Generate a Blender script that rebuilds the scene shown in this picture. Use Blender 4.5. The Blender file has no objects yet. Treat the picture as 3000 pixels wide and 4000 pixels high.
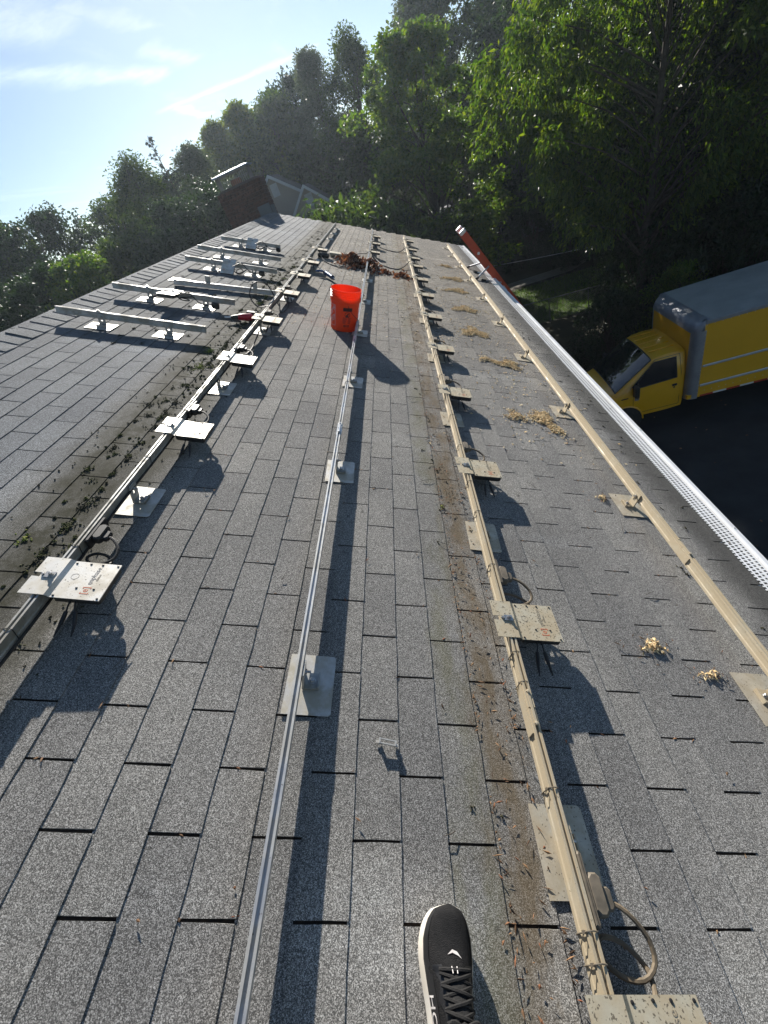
import bpy, bmesh, math, random
import numpy as np
from mathutils import Matrix, Vector
random.seed(7); rng = np.random.default_rng(7)
sc = bpy.context.scene
col = sc.collection
rad = math.radians

# ---------------------------------------------------------------- roof frame
PITCH = rad(26.565); CT, ST = math.cos(PITCH), math.sin(PITCH)
# roof coordinates: s down the slope, t along the ridge, n off the roof
RF = Matrix(((CT, 0, ST, 0), (0, 1, 0, 0), (-ST, 0, CT, 0), (0, 0, 0, 1)))
def W(s, t, n=0.0): return RF @ Vector((s, t, n))

# ---------------------------------------------------------------- camera
Rr = np.array([[0.9909935597334614, 0.00025568698620449283, 0.13390929463994458],
               [0.10264201368539805, -0.6436903763112045, -0.758371489753502],
               [0.08600221853771542, 0.7652859818842264, -0.6379192616139492]])
Cr = np.array([-0.09857397161364544, -0.27480506657093406, 1.3418227525509114])
FPX = 1622.6
cam_d = bpy.data.cameras.new('camera'); cam = bpy.data.objects.new('camera', cam_d); col.objects.link(cam)
cam_d.sensor_fit = 'VERTICAL'; cam_d.sensor_height = 36.0; cam_d.lens = FPX / 4000 * 36.0
cam_d.clip_start = 0.05; cam_d.clip_end = 2000
RW = np.array([[CT, 0, ST], [0, 1, 0], [-ST, 0, CT]])
Mc = RW @ Rr.T @ np.diag([1, -1, -1])
cam.matrix_world = Matrix([list(Mc[i]) + [float((RW @ Cr)[i])] for i in range(3)] + [[0, 0, 0, 1]])
sc.camera = cam
CAMW = RW @ Cr
def px(P):                       # roof point -> photo pixel (3000 x 4000), used only to rank pieces by size
    c = Rr @ (np.array(P, float) - Cr); return FPX * c[0] / c[2] + 1500, FPX * c[1] / c[2] + 2000, c[2]

# ---------------------------------------------------------------- node helpers
class NT:
    def __init__(s, tree): s.t = tree; s.n = tree.nodes; s.l = tree.links; s.n.clear()
    def node(s, typ, **kw):
        nd = s.n.new(typ)
        for k, v in kw.items():
            if k == 'inp':
                for kk, vv in v.items(): s.set(nd, kk, vv)
            else: setattr(nd, k, v)
        return nd
    def set(s, nd, k, v):
        i = nd.inputs[k]
        if isinstance(v, bpy.types.NodeSocket): s.l.new(v, i)
        else: i.default_value = v
    def math(s, op, a, b=0.0, c=0.0, clamp=False):
        nd = s.n.new('ShaderNodeMath'); nd.operation = op; nd.use_clamp = clamp
        for i, v in enumerate((a, b, c)): s.set(nd, i, v)
        return nd.outputs[0]
    def vmath(s, op, a, b=(0, 0, 0)):
        nd = s.n.new('ShaderNodeVectorMath'); nd.operation = op
        s.set(nd, 0, a)
        if op == 'SCALE': s.set(nd, 'Scale', b)
        elif op not in ('LENGTH', 'NORMALIZE'): s.set(nd, 1, b)
        return nd.outputs['Value'] if op in ('DOT_PRODUCT', 'LENGTH', 'DISTANCE') else nd.outputs[0]
    def comb(s, x, y, z=0.0):
        nd = s.n.new('ShaderNodeCombineXYZ')
        for i, v in enumerate((x, y, z)): s.set(nd, i, v)
        return nd.outputs[0]
    def sep(s, v):
        nd = s.n.new('ShaderNodeSeparateXYZ'); s.set(nd, 0, v); return nd.outputs
    def noise(s, vec, scale, detail=2.0, rough=0.55, dist=0.0, color=False):
        nd = s.n.new('ShaderNodeTexNoise'); s.set(nd, 'Vector', vec); s.set(nd, 'Scale', scale)
        s.set(nd, 'Detail', detail); s.set(nd, 'Roughness', rough); s.set(nd, 'Distortion', dist)
        return nd.outputs['Color' if color else 'Fac']
    def voro(s, vec, scale, feature='F1', out='Distance'):
        nd = s.n.new('ShaderNodeTexVoronoi'); nd.feature = feature; s.set(nd, 'Vector', vec); s.set(nd, 'Scale', scale)
        return nd.outputs[out]
    def white(s, vec):
        nd = s.n.new('ShaderNodeTexWhiteNoise'); s.set(nd, 'Vector', vec); return nd.outputs['Value']
    def ramp(s, v, lo, hi, a=0.0, b=1.0, smooth=True):
        nd = s.n.new('ShaderNodeMapRange'); nd.interpolation_type = 'SMOOTHSTEP' if smooth else 'LINEAR'
        for k, x in zip(('Value', 'From Min', 'From Max', 'To Min', 'To Max'), (v, lo, hi, a, b)): s.set(nd, k, x)
        return nd.outputs[0]
    def mix(s, f, a, b, mode='MIX'):
        nd = s.n.new('ShaderNodeMix'); nd.data_type = 'RGBA'; nd.blend_type = mode
        s.set(nd, 0, f)
        for i, v in ((6, a), (7, b)):
            if not isinstance(v, bpy.types.NodeSocket): v = tuple(v) + ((1,) if len(v) == 3 else ())
            s.set(nd, i, v)
        return nd.outputs[2]
    def bump(s, h, strength, dist=0.001):
        nd = s.n.new('ShaderNodeBump'); s.set(nd, 'Height', h); s.set(nd, 'Strength', strength); s.set(nd, 'Distance', dist)
        return nd.outputs[0]

# ---------------------------------------------------------------- world: clear bright sky with thin cirrus
SUN_EL, SUN_AZ = rad(25.7), rad(-13.6)          # azimuth measured from +Y towards +X
world = bpy.data.worlds.new('World'); sc.world = world; world.use_nodes = True
w = NT(world.node_tree)
sky = w.node('ShaderNodeTexSky', sky_type='NISHITA', sun_disc=False, sun_elevation=SUN_EL, sun_rotation=SUN_AZ,
             altitude=50, air_density=1.0, dust_density=0.13, ozone_density=2.0)
geo = w.node('ShaderNodeNewGeometry')
d = w.vmath('SCALE', geo.outputs['Incoming'], -1.0)
dx, dy, dz = w.sep(d)
zc = w.math('MAXIMUM', dz, 0.03)
p0 = w.comb(w.math('DIVIDE', dx, zc), w.math('DIVIDE', dy, zc))
wob = w.vmath('SUBTRACT', w.noise(p0, 2.2, 4, 0.6, color=True), (0.5, 0.5, 0.5))
p1 = w.vmath('ADD', p0, w.vmath('SCALE', wob, 0.35))
def streak(a, b, wid, amp, soft=1.0):
    ax, ay = a; bx, by = b; L2 = (bx - ax) ** 2 + (by - ay) ** 2
    q = w.vmath('SUBTRACT', p1, (ax, ay, 0))
    tt = w.math('DIVIDE', w.vmath('DOT_PRODUCT', q, (bx - ax, by - ay, 0)), L2, clamp=True)
    cl = w.vmath('SCALE', (bx - ax, by - ay, 0), tt)
    dist = w.vmath('LENGTH', w.vmath('MULTIPLY', w.vmath('SUBTRACT', q, cl), (1, 1, 0)))
    return w.ramp(dist, wid, 0.0, 0.0, amp)
cl = None
for a, b, wd, am in (((-1.95, 2.9), (-1.42, 4.4), 0.20, 0.75), ((-1.45, 2.55), (-1.4, 3.0), 0.28, 0.8),
                     ((-1.22, 3.9), (-1.17, 4.45), 0.14, 0.5), ((-1.75, 5.3), (-0.45, 5.8), 0.17, 0.55),
                     ((-1.72, 5.45), (-1.66, 6.25), 0.11, 0.65), ((-1.2, 2.95), (-1.1, 3.6), 0.10, 0.4),
                     ((-8.5, 9.0), (-4.2, 11.5), 1.6, 0.8), ((-0.2, 3.9), (0.2, 4.6), 0.12, 0.3),
                     ((-3.0, 9.5), (-0.8, 9.0), 0.5, 0.45)):
    s_ = streak(a, b, wd, am); cl = s_ if cl is None else w.math('MAXIMUM', cl, s_)
str_v = w.vmath('MULTIPLY', p0, (2.6, 0.55, 1))
gen = w.math('MULTIPLY', w.ramp(w.noise(str_v, 1.1, 6, 0.62, 0.4), 0.52, 0.80), 0.28)
fine = w.ramp(w.noise(p1, 7.0, 5, 0.7), 0.25, 0.7, 0.45, 1.0)
mask = w.math('MULTIPLY', w.math('MAXIMUM', cl, gen), fine, clamp=True)
skyc = w.mix(1.0, sky.outputs[0], (1.0, 1.0, 1.0), 'MULTIPLY')
bright = w.mix(1.0, sky.outputs[0], (1.75, 1.5, 1.22), 'MULTIPLY')
bg = w.node('ShaderNodeBackground', inp={'Color': w.mix(mask, skyc, bright), 'Strength': 0.06})
out = w.node('ShaderNodeOutputWorld'); w.l.new(bg.outputs[0], out.inputs[0])

# ---------------------------------------------------------------- sun
sd = bpy.data.lights.new('sun', 'SUN'); sun = bpy.data.objects.new('sun', sd); col.objects.link(sun)
sd.energy = 5.0; sd.angle = rad(0.55); sd.color = (1.0, 0.945, 0.86)
sdir = Vector((math.sin(SUN_AZ) * math.cos(SUN_EL), math.cos(SUN_AZ) * math.cos(SUN_EL), math.sin(SUN_EL)))
sun.rotation_euler = sdir.to_track_quat('Z', 'Y').to_euler(); sun.location = sdir * 40

cy = sc.cycles; cy.use_adaptive_sampling = True; cy.adaptive_threshold = 0.02; cy.max_bounces = 5; cy.diffuse_bounces = 3; cy.glossy_bounces = 2; cy.transmission_bounces = 3; cy.transparent_max_bounces = 6
cy.caustics_reflective = False; cy.caustics_refractive = False
sc.view_settings.view_transform = 'Standard'; sc.view_settings.look = 'None'
sc.view_settings.exposure = 0.8; sc.view_settings.gamma = 1.0; sc.view_settings.use_curve_mapping = False

# ---------------------------------------------------------------- material helpers
MATS = {}
def newmat(name):
    m = bpy.data.materials.new(name); m.use_nodes = True; MATS[name] = m; return m, NT(m.node_tree)
def finish(nt, base, rough=0.6, metal=0.0, normal=None, **kw):
    p = nt.node('ShaderNodeBsdfPrincipled')
    for k, v in (('Base Color', base), ('Roughness', rough), ('Metallic', metal)):
        if k == 'Base Color' and not isinstance(v, bpy.types.NodeSocket): v = tuple(v) + (1,)
        nt.set(p, k, v)
    for k, v in kw.items(): nt.set(p, k.replace('_', ' '), v)
    if normal is not None: nt.set(p, 'Normal', normal)
    o = nt.node('ShaderNodeOutputMaterial'); nt.l.new(p.outputs[0], o.inputs[0]); return p
def mottled(name, c1, c2, scale=8.0, rough=0.6, metal=0.0, bump=0.0, detail=4, rough2=None, speck=None, **kw):
    m, t = newmat(name)
    g = t.node('ShaderNodeTexCoord').outputs['Object']
    nz = t.noise(g, scale, detail, 0.6)
    c = t.mix(t.ramp(nz, 0.3, 0.7), c1, c2)
    if speck:
        sp = t.ramp(t.noise(g, speck[1], 2, 0.5), speck[2], speck[2] + 0.06)
        c = t.mix(sp, c, speck[0])
    r = rough if rough2 is None else t.ramp(nz, 0.3, 0.7, rough, rough2)
    nrm = t.bump(t.noise(g, scale * 6, 3, 0.6), bump, 0.004) if bump else None
    finish(t, c, r, metal, nrm, **kw); return m

# ---------------------------------------------------------------- mesh helpers
class MB:
    def __init__(s): s.v = []; s.f = []; s.m = []
    def add(s, vs, fs, m=0):
        b = len(s.v); s.v += [tuple(x) for x in vs]; s.f += [tuple(i + b for i in f) for f in fs]; s.m += [m] * len(fs); return s
    def box(s, c, h, R=None, m=0, bev=0.0):
        # box by centre c and half sizes h; bev chamfers the four edges parallel to local z and the top rim
        c = Vector(c); hx, hy, hz = h
        def T(x, y, z):
            v = Vector((x, y, z)); return c + (R @ v if R else v)
        if bev <= 0:
            vs = [T(x * hx, y * hy, z * hz) for z in (-1, 1) for x, y in ((-1, -1), (1, -1), (1, 1), (-1, 1))]
            fs = [(3, 2, 1, 0), (4, 5, 6, 7), (0, 1, 5, 4), (1, 2, 6, 5), (2, 3, 7, 6), (3, 0, 4, 7)]
            return s.add(vs, fs, m)
        b = min(bev, hx * .95, hy * .95, hz * .95)
        def ring(ix, iy, z, k):
            r = []
            for sx, sy in ((-1, -1), (1, -1), (1, 1), (-1, 1)):
                p1_, p2_ = T(sx * (hx - ix), sy * (hy - iy - k), z), T(sx * (hx - ix - k), sy * (hy - iy), z)
                r += [p1_, p2_] if sx * sy < 0 else [p2_, p1_]
            # order ccw
            return [r[0], r[1], r[2], r[3], r[4], r[5], r[6], r[7]]
        rings = []
        for z, i in ((-hz, b * .6), (-hz + b, 0), (hz - b, 0), (hz, b * .6)):
            pts = []
            for sx, sy in ((-1, -1), (1, -1), (1, 1), (-1, 1)):
                A = T(sx * (hx - i), sy * (hy - i - b), z); B = T(sx * (hx - i - b), sy * (hy - i), z)
                pts += ([A, B] if sx * sy > 0 else [B, A])
            rings.append(pts)
        vs = [p for r in rings for p in r]; fs = []
        for k in range(3):
            for j in range(8): fs.append((k * 8 + j, k * 8 + (j + 1) % 8, k * 8 + 8 + (j + 1) % 8, k * 8 + 8 + j))
        fs.append(tuple(range(7, -1, -1))); fs.append(tuple(range(24, 32)))
        return s.add(vs, fs, m)
    def tube(s, pts, r, n=8, m=0, cap=True):
        pts = [Vector(p) for p in pts]; N = len(pts)
        rs = r if hasattr(r, '__len__') else [r] * N
        vs = []; up = None
        for i, p in enumerate(pts):
            t = (pts[min(i + 1, N - 1)] - pts[max(i - 1, 0)])
            t = t.normalized() if t.length > 1e-9 else Vector((0, 0, 1))
            if up is None: up = Vector((0, 0, 1)) if abs(t.z) < .9 else Vector((1, 0, 0))
            a = t.cross(up); a = a.normalized() if a.length > 1e-6 else t.orthogonal().normalized(); b = a.cross(t).normalized(); up = b
            for j in range(n):
                an = 2 * math.pi * j / n; vs.append(p + (a * math.cos(an) + b * math.sin(an)) * rs[i])
        fs = []
        for i in range(N - 1):
            for j in range(n):
                k = (j + 1) % n; fs.append((i * n + k, i * n + j, (i + 1) * n + j, (i + 1) * n + k))
        if cap: fs.append(tuple(range(n))); fs.append(tuple(reversed(range((N - 1) * n, N * n))))
        return s.add(vs, fs, m)
    def prism(s, poly, z0, z1, M=None, m=0):
        # polygon (x, y) pulled from z0 to z1, then moved by matrix M
        n = len(poly); vs = [Vector((x, y, z)) for z in (z0, z1) for x, y in poly]
        if M is not None: vs = [M @ v for v in vs]
        fs = [tuple(range(n - 1, -1, -1)), tuple(range(n, 2 * n))] + [(j, (j + 1) % n, n + (j + 1) % n, n + j) for j in range(n)]
        return s.add(vs, fs, m)
    def lathe(s, prof, n=32, M=None, m=0, closed=False):
        vs = []
        for r, z in prof:
            for j in range(n):
                a = 2 * math.pi * j / n; v = Vector((r * math.cos(a), r * math.sin(a), z)); vs.append(M @ v if M else v)
        fs = []; k = len(prof)
        for i in range(k if closed else k - 1):
            i2 = (i + 1) % k
            for j in range(n):
                j2 = (j + 1) % n; fs.append((i * n + j, i * n + j2, i2 * n + j2, i2 * n + j))
        return s.add(vs, fs, m)
    def grid(s, P, m=0, flip=False):
        # P rows x cols of points
        r, c = len(P), len(P[0]); vs = [p for row in P for p in row]
        fs = [(i * c + j, i * c + j + 1, (i + 1) * c + j + 1, (i + 1) * c + j) for i in range(r - 1) for j in range(c - 1)]
        if flip: fs = [tuple(reversed(f)) for f in fs]
        return s.add(vs, fs, m)
    def mesh(s, name, mats, smooth=False):
        me = bpy.data.meshes.new(name); me.from_pydata(s.v, [], s.f)
        for k in (mats if isinstance(mats, (list, tuple)) else [mats]): me.materials.append(MATS[k] if isinstance(k, str) else k)
        if any(s.m): me.polygons.foreach_set('material_index', s.m)
        if smooth:
            me.polygons.foreach_set('use_smooth', [True] * len(me.polygons))
            try: me.set_sharp_from_angle(angle=rad(38))
            except Exception: pass
        me.update(); return me
    def build(s, name, mats, parent=None, smooth=False, M=None):
        return link(name, s.mesh(name, mats, smooth), parent, M)
def link(name, me, parent=None, M=None):
    o = bpy.data.objects.new(name, me); col.objects.link(o)
    if parent is not None: o.parent = parent
    if M is not None: o.matrix_basis = M
    return o
def tag(o, label, cat=None, group=None, kind=None):
    o['label'] = label
    if cat: o['category'] = cat
    if group: o['group'] = group
    if kind: o['kind'] = kind
    return o
def thing(name, label, cat, M=None, group=None):
    o = bpy.data.objects.new(name, None); col.objects.link(o); o.empty_display_size = 0.1
    if M is not None: o.matrix_basis = M
    return tag(o, label, cat, group)
def structure(o): o['kind'] = 'structure'; return o
def copy_tree(o, parent=None, M=None):
    c = o.copy(); col.objects.link(c); c.parent = parent
    if M is not None: c.matrix_basis = M
    for ch in o.children: copy_tree(ch, c)
    return c
def TR(s, t, n=0.0, rz=0.0): return RF @ Matrix.Translation((s, t, n)) @ Matrix.Rotation(rz, 4, 'Z')
def text_mesh(body, size, extr=0.0004):
    cu = bpy.data.curves.new('txt', 'FONT'); cu.body = body; cu.size = size; cu.extrude = extr; cu.resolution_u = 3
    o = bpy.data.objects.new('txt', cu); col.objects.link(o); dg = bpy.context.evaluated_depsgraph_get(); dg.update()
    me = bpy.data.meshes.new_from_object(o.evaluated_get(dg)); bpy.data.objects.remove(o); return me
def np_mesh(name, V, F, mat, smooth=False):
    # V (n,3) and F (m,k) arrays
    me = bpy.data.meshes.new(name); k = F.shape[1]
    me.vertices.add(len(V)); me.vertices.foreach_set('co', V.astype(np.float32).ravel())
    me.loops.add(F.size); me.loops.foreach_set('vertex_index', F.astype(np.int32).ravel())
    me.polygons.add(len(F)); me.polygons.foreach_set('loop_start', np.arange(0, F.size, k, dtype=np.int32))
    try: me.polygons.foreach_set('loop_total', np.full(len(F), k, np.int32))
    except Exception: pass
    me.polygons.foreach_set('use_smooth', np.full(len(F), bool(smooth)))
    me.materials.append(MATS[mat]); me.update(calc_edges=True); me.validate(); return me
ORD = ['first', 'second', 'third', 'fourth', 'fifth', 'sixth', 'seventh', 'eighth', 'ninth', 'tenth', 'eleventh', 'twelfth', 'thirteenth', 'fourteenth']
# ================================================================ MATERIALS
def roof_material():
    m, t = newmat('asphalt_shingle')
    P = t.node('ShaderNodeNewGeometry').outputs['Position']
    s = t.vmath('DOT_PRODUCT', P, (CT, 0, -ST)); y = t.sep(P)[1]
    n = t.vmath('DOT_PRODUCT', P, (ST, 0, CT))
    st = t.comb(s, y, n)
    # mineral granules
    g1 = t.noise(st, 620.0, 1.0, 0.5); g2 = t.voro(st, 560.0, 'F1', 'Color')
    gv = t.math('ADD', t.math('MULTIPLY', g1, 0.5), t.math('MULTIPLY', t.sep(g2)[0], 0.5))
    c = t.mix(t.ramp(gv, 0.34, 0.68), (0.092, 0.091, 0.088), (0.315, 0.31, 0.296))
    c = t.mix(t.ramp(gv, 0.66, 0.76), c, (0.55, 0.545, 0.53))
    mid = t.noise(st, 45.0, 3.0, 0.6)
    c = t.mix(1.0, c, t.mix(mid, (0.80, 0.80, 0.80), (1.16, 1.16, 1.16)), 'MULTIPLY')
    # tab to tab difference
    k = t.math('FLOOR', t.math('DIVIDE', s, 0.127))
    off = t.math('MULTIPLY', t.math('MODULO', t.math('ADD', k, 100.0), 2.0), 0.5)
    j = t.math('FLOOR', t.math('ADD', t.math('DIVIDE', y, 0.3048), off))
    tabr = t.white(t.comb(k, j, 3.0))
    c = t.mix(1.0, c, t.mix(tabr, (0.88, 0.87, 0.87), (1.12, 1.10, 1.07)), 'MULTIPLY')
    big = t.noise(st, 1.4, 4.0, 0.6)
    c = t.mix(1.0, c, t.mix(t.ramp(big, 0.3, 0.7), (0.86, 0.86, 0.86), (1.16, 1.15, 1.13)), 'MULTIPLY')
    # pale bluish noise streaks across the slope
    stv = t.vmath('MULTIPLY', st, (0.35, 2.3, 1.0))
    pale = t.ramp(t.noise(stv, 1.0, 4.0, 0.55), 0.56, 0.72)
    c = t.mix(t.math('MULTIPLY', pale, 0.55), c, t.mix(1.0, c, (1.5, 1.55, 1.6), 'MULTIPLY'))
    # wobbling coordinates for stains
    wb = t.math('MULTIPLY', t.math('SUBTRACT', t.noise(st, 5.0, 4.0, 0.65), 0.5), 0.22)
    sw = t.math('ADD', s, wb)
    patch = t.ramp(t.noise(t.vmath('MULTIPLY', st, (3.0, 1.0, 1)), 2.6, 5.0, 0.65), 0.36, 0.62)
    def band(v, a, b, e): return t.math('MULTIPLY', t.ramp(v, a - e, a + e), t.ramp(v, b + e, b - e))
    # brown and green run-off strip left of the third rail
    brown = t.math('MULTIPLY', band(sw, 0.375, 0.50, 0.055), t.math('ADD', t.math('MULTIPLY', patch, 0.80), 0.10), clamp=True)
    c = t.mix(t.math('MULTIPLY', brown, 0.85), c, t.mix(gv, (0.06, 0.042, 0.020), (0.21, 0.155, 0.085)))
    green = t.math('MULTIPLY', band(sw, 0.28, 0.375, 0.045), t.math('ADD', t.math('MULTIPLY', patch, 0.55), 0.05))
    c = t.mix(t.math('MULTIPLY', green, 0.7), c, t.mix(gv, (0.055, 0.054, 0.014), (0.19, 0.18, 0.075)))
    # lichen and soot below the first row of panels (left of the first rail)
    lich = t.math('MULTIPLY', band(sw, -1.52, -1.04, 0.10), t.math('ADD', t.math('MULTIPLY', patch, 0.40), 0.58), clamp=True)
    c = t.mix(t.math('MULTIPLY', lich, 0.95), c, t.mix(gv, (0.020, 0.019, 0.012), (0.098, 0.092, 0.066)))
    core = t.math('MULTIPLY', band(sw, -1.43, -1.20, 0.05), t.ramp(t.noise(st, 9.0, 5.0, 0.7), 0.42, 0.60))
    c = t.mix(t.math('MULTIPLY', core, 0.85), c, t.mix(gv, (0.012, 0.012, 0.006), (0.052, 0.050, 0.024)))
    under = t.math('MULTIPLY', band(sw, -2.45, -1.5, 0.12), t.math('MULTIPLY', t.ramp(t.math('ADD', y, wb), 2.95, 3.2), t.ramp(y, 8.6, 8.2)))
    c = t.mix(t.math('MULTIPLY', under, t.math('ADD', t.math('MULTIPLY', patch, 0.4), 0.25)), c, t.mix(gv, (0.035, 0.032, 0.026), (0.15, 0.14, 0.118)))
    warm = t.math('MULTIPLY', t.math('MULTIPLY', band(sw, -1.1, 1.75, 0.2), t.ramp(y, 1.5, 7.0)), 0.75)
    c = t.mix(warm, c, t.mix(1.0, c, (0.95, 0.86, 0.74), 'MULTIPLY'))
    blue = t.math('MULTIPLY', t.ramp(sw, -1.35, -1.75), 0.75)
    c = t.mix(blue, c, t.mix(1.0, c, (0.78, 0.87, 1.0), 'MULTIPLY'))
    # grime along the eave
    eav = t.math('MULTIPLY', t.ramp(sw, 1.70, 1.90), 0.72)
    c = t.mix(eav, c, t.mix(gv, (0.02, 0.02, 0.018), (0.085, 0.082, 0.075)))
    # scattered black algae spots
    al = t.ramp(t.noise(st, 24.0, 3.0, 0.6), 0.66, 0.74)
    c = t.mix(t.math('MULTIPLY', al, 0.55), c, (0.03, 0.03, 0.028))
    h = t.math('ADD', gv, t.math('MULTIPLY', mid, 0.6))
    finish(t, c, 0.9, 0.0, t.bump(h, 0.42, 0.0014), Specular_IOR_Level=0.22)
    return m
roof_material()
mottled('roof_deck', (0.012, 0.010, 0.008), (0.035, 0.022, 0.012), 60, 0.9)
def alu(name, c1, c2, dust, rough=0.42, metal=0.55, amount=(0.42, 0.62), spk=0.7):
    m, t = newmat(name)
    g = t.node('ShaderNodeTexCoord').outputs['Object']
    nz = t.noise(g, 9.0, 5, 0.65)
    c = t.mix(t.ramp(t.noise(t.vmath('MULTIPLY', g, (1, 1, 1)), 30.0, 3, 0.6), 0.3, 0.7), c1, c2)
    df = t.ramp(nz, amount[0], amount[1])
    c = t.mix(df, c, dust)
    sp = t.ramp(t.noise(g, 130.0, 2, 0.5), spk, spk + 0.05)
    c = t.mix(t.math('MULTIPLY', sp, 0.8), c, (0.10, 0.08, 0.055))
    r = t.math('ADD', rough, t.math('MULTIPLY', df, 0.2))
    mt = t.math('MULTIPLY', metal, t.math('SUBTRACT', 1.0, t.math('MULTIPLY', df, 0.7)))
    finish(t, c, r, mt, t.bump(t.noise(g, 260.0, 2, 0.5), 0.15, 0.001)); return m
alu('aluminium_dusty_grey', (0.40, 0.40, 0.385), (0.50, 0.50, 0.48), (0.30, 0.285, 0.24), 0.45, 0.45)
alu('aluminium_clean', (0.56, 0.56, 0.555), (0.66, 0.66, 0.65), (0.44, 0.43, 0.40), 0.38, 0.6)
alu('aluminium_dusty_tan', (0.52, 0.46, 0.34), (0.60, 0.53, 0.40), (0.47, 0.39, 0.265), 0.5, 0.3, (0.30, 0.55))
alu('aluminium_plate', (0.50, 0.49, 0.46), (0.60, 0.59, 0.56), (0.42, 0.385, 0.31), 0.42, 0.45)
alu('aluminium_plate_dirty', (0.56, 0.52, 0.43), (0.64, 0.60, 0.50), (0.44, 0.38, 0.28), 0.45, 0.35, (0.35, 0.6), 0.64)
alu('aluminium_bright', (0.66, 0.67, 0.68), (0.78, 0.79, 0.80), (0.55, 0.54, 0.50), 0.28, 0.85)
alu('inverter_cover', (0.70, 0.68, 0.63), (0.76, 0.74, 0.69), (0.56, 0.51, 0.42), 0.42, 0.30, (0.40, 0.66), 0.66)
alu('inverter_cover_tan', (0.56, 0.50, 0.37), (0.62, 0.56, 0.42), (0.48, 0.40, 0.27), 0.48, 0.22, (0.38, 0.60), 0.60)
mottled('black_plastic', (0.012, 0.012, 0.013), (0.03, 0.029, 0.027), 25, 0.5)
mottled('dusty_plastic', (0.095, 0.082, 0.062), (0.20, 0.165, 0.12), 22, 0.7)
mottled('black_cable', (0.012, 0.012, 0.012), (0.035, 0.033, 0.03), 18, 0.55)
mottled('dusty_cable', (0.11, 0.085, 0.055), (0.22, 0.17, 0.11), 18, 0.7)
mottled('steel_bolt', (0.45, 0.44, 0.42), (0.62, 0.61, 0.59), 60, 0.35, 0.9)
mottled('print_orange', (0.62, 0.14, 0.05), (0.55, 0.16, 0.08), 30, 0.6)
mottled('print_grey', (0.16, 0.16, 0.16), (0.22, 0.21, 0.20), 30, 0.6)
mottled('print_grey_faded', (0.30, 0.26, 0.19), (0.26, 0.22, 0.16), 30, 0.6)
mottled('gutter_white', (0.86, 0.87, 0.88), (0.78, 0.78, 0.77), 3.0, 0.4, speck=((0.25, 0.21, 0.16), 14.0, 0.70))
mottled('gutter_inside', (0.03, 0.028, 0.025), (0.05, 0.045, 0.04), 8, 0.8)
def brickmat():
    m, t = newmat('chimney_brick')
    g = t.node('ShaderNodeNewGeometry').outputs['Position']
    r = t.node('ShaderNodeObjectInfo').outputs['Random']
    c = t.mix(r, (0.085, 0.046, 0.036), (0.15, 0.078, 0.058))
    c = t.mix(t.ramp(t.noise(g, 22, 4, 0.6), 0.4, 0.7), c, (0.028, 0.02, 0.018))
    finish(t, c, 0.9, 0, t.bump(t.noise(g, 120, 3, 0.6), 0.5, 0.004))
brickmat()
mottled('mortar', (0.085, 0.07, 0.062), (0.13, 0.11, 0.098), 40, 0.95)
mottled('flue_metal', (0.22, 0.26, 0.33), (0.30, 0.34, 0.40), 6, 0.45, 0.7)
mottled('clay_flue', (0.28, 0.12, 0.07), (0.34, 0.16, 0.10), 20, 0.9)
mottled('house_siding', (0.42, 0.41, 0.39), (0.48, 0.47, 0.45), 3, 0.7)
mottled('siding_tan', (0.34, 0.29, 0.24), (0.38, 0.33, 0.27), 1.2, 0.7)
mottled('siding_dark', (0.055, 0.052, 0.048), (0.075, 0.07, 0.065), 1.2, 0.8)
mottled('siding_blue_grey', (0.10, 0.11, 0.12), (0.13, 0.14, 0.15), 1.2, 0.8)
mottled('trim_white', (0.50, 0.50, 0.50), (0.58, 0.58, 0.57), 2, 0.5)
mottled('far_roof', (0.10, 0.088, 0.078), (0.15, 0.13, 0.115), 2.5, 0.85, bump=0.3)
mottled('window_glass', (0.015, 0.018, 0.02), (0.03, 0.033, 0.035), 2, 0.04)
def bucketmat():
    m, t = newmat('orange_plastic')
    g = t.node('ShaderNodeTexCoord').outputs['Object']
    nz = t.noise(g, 14, 4, 0.6)
    c = t.mix(nz, (0.86, 0.105, 0.02), (0.92, 0.125, 0.028))
    p = t.node('ShaderNodeBsdfPrincipled', inp={'Base Color': c, 'Roughness': 0.38})
    tr = t.node('ShaderNodeBsdfTranslucent', inp={'Color': (1.0, 0.15, 0.02, 1)})
    mx = t.node('ShaderNodeMixShader', inp={0: 0.42}); t.l.new(p.outputs[0], mx.inputs[1]); t.l.new(tr.outputs[0], mx.inputs[2])
    o = t.node('ShaderNodeOutputMaterial'); t.l.new(mx.outputs[0], o.inputs[0])
bucketmat()
mottled('print_white', (0.80, 0.78, 0.75), (0.70, 0.62, 0.58), 30, 0.5)
mottled('print_black', (0.03, 0.012, 0.01), (0.06, 0.02, 0.015), 30, 0.6)
mottled('print_dark_red', (0.33, 0.035, 0.02), (0.42, 0.04, 0.022), 60, 0.6)
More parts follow.
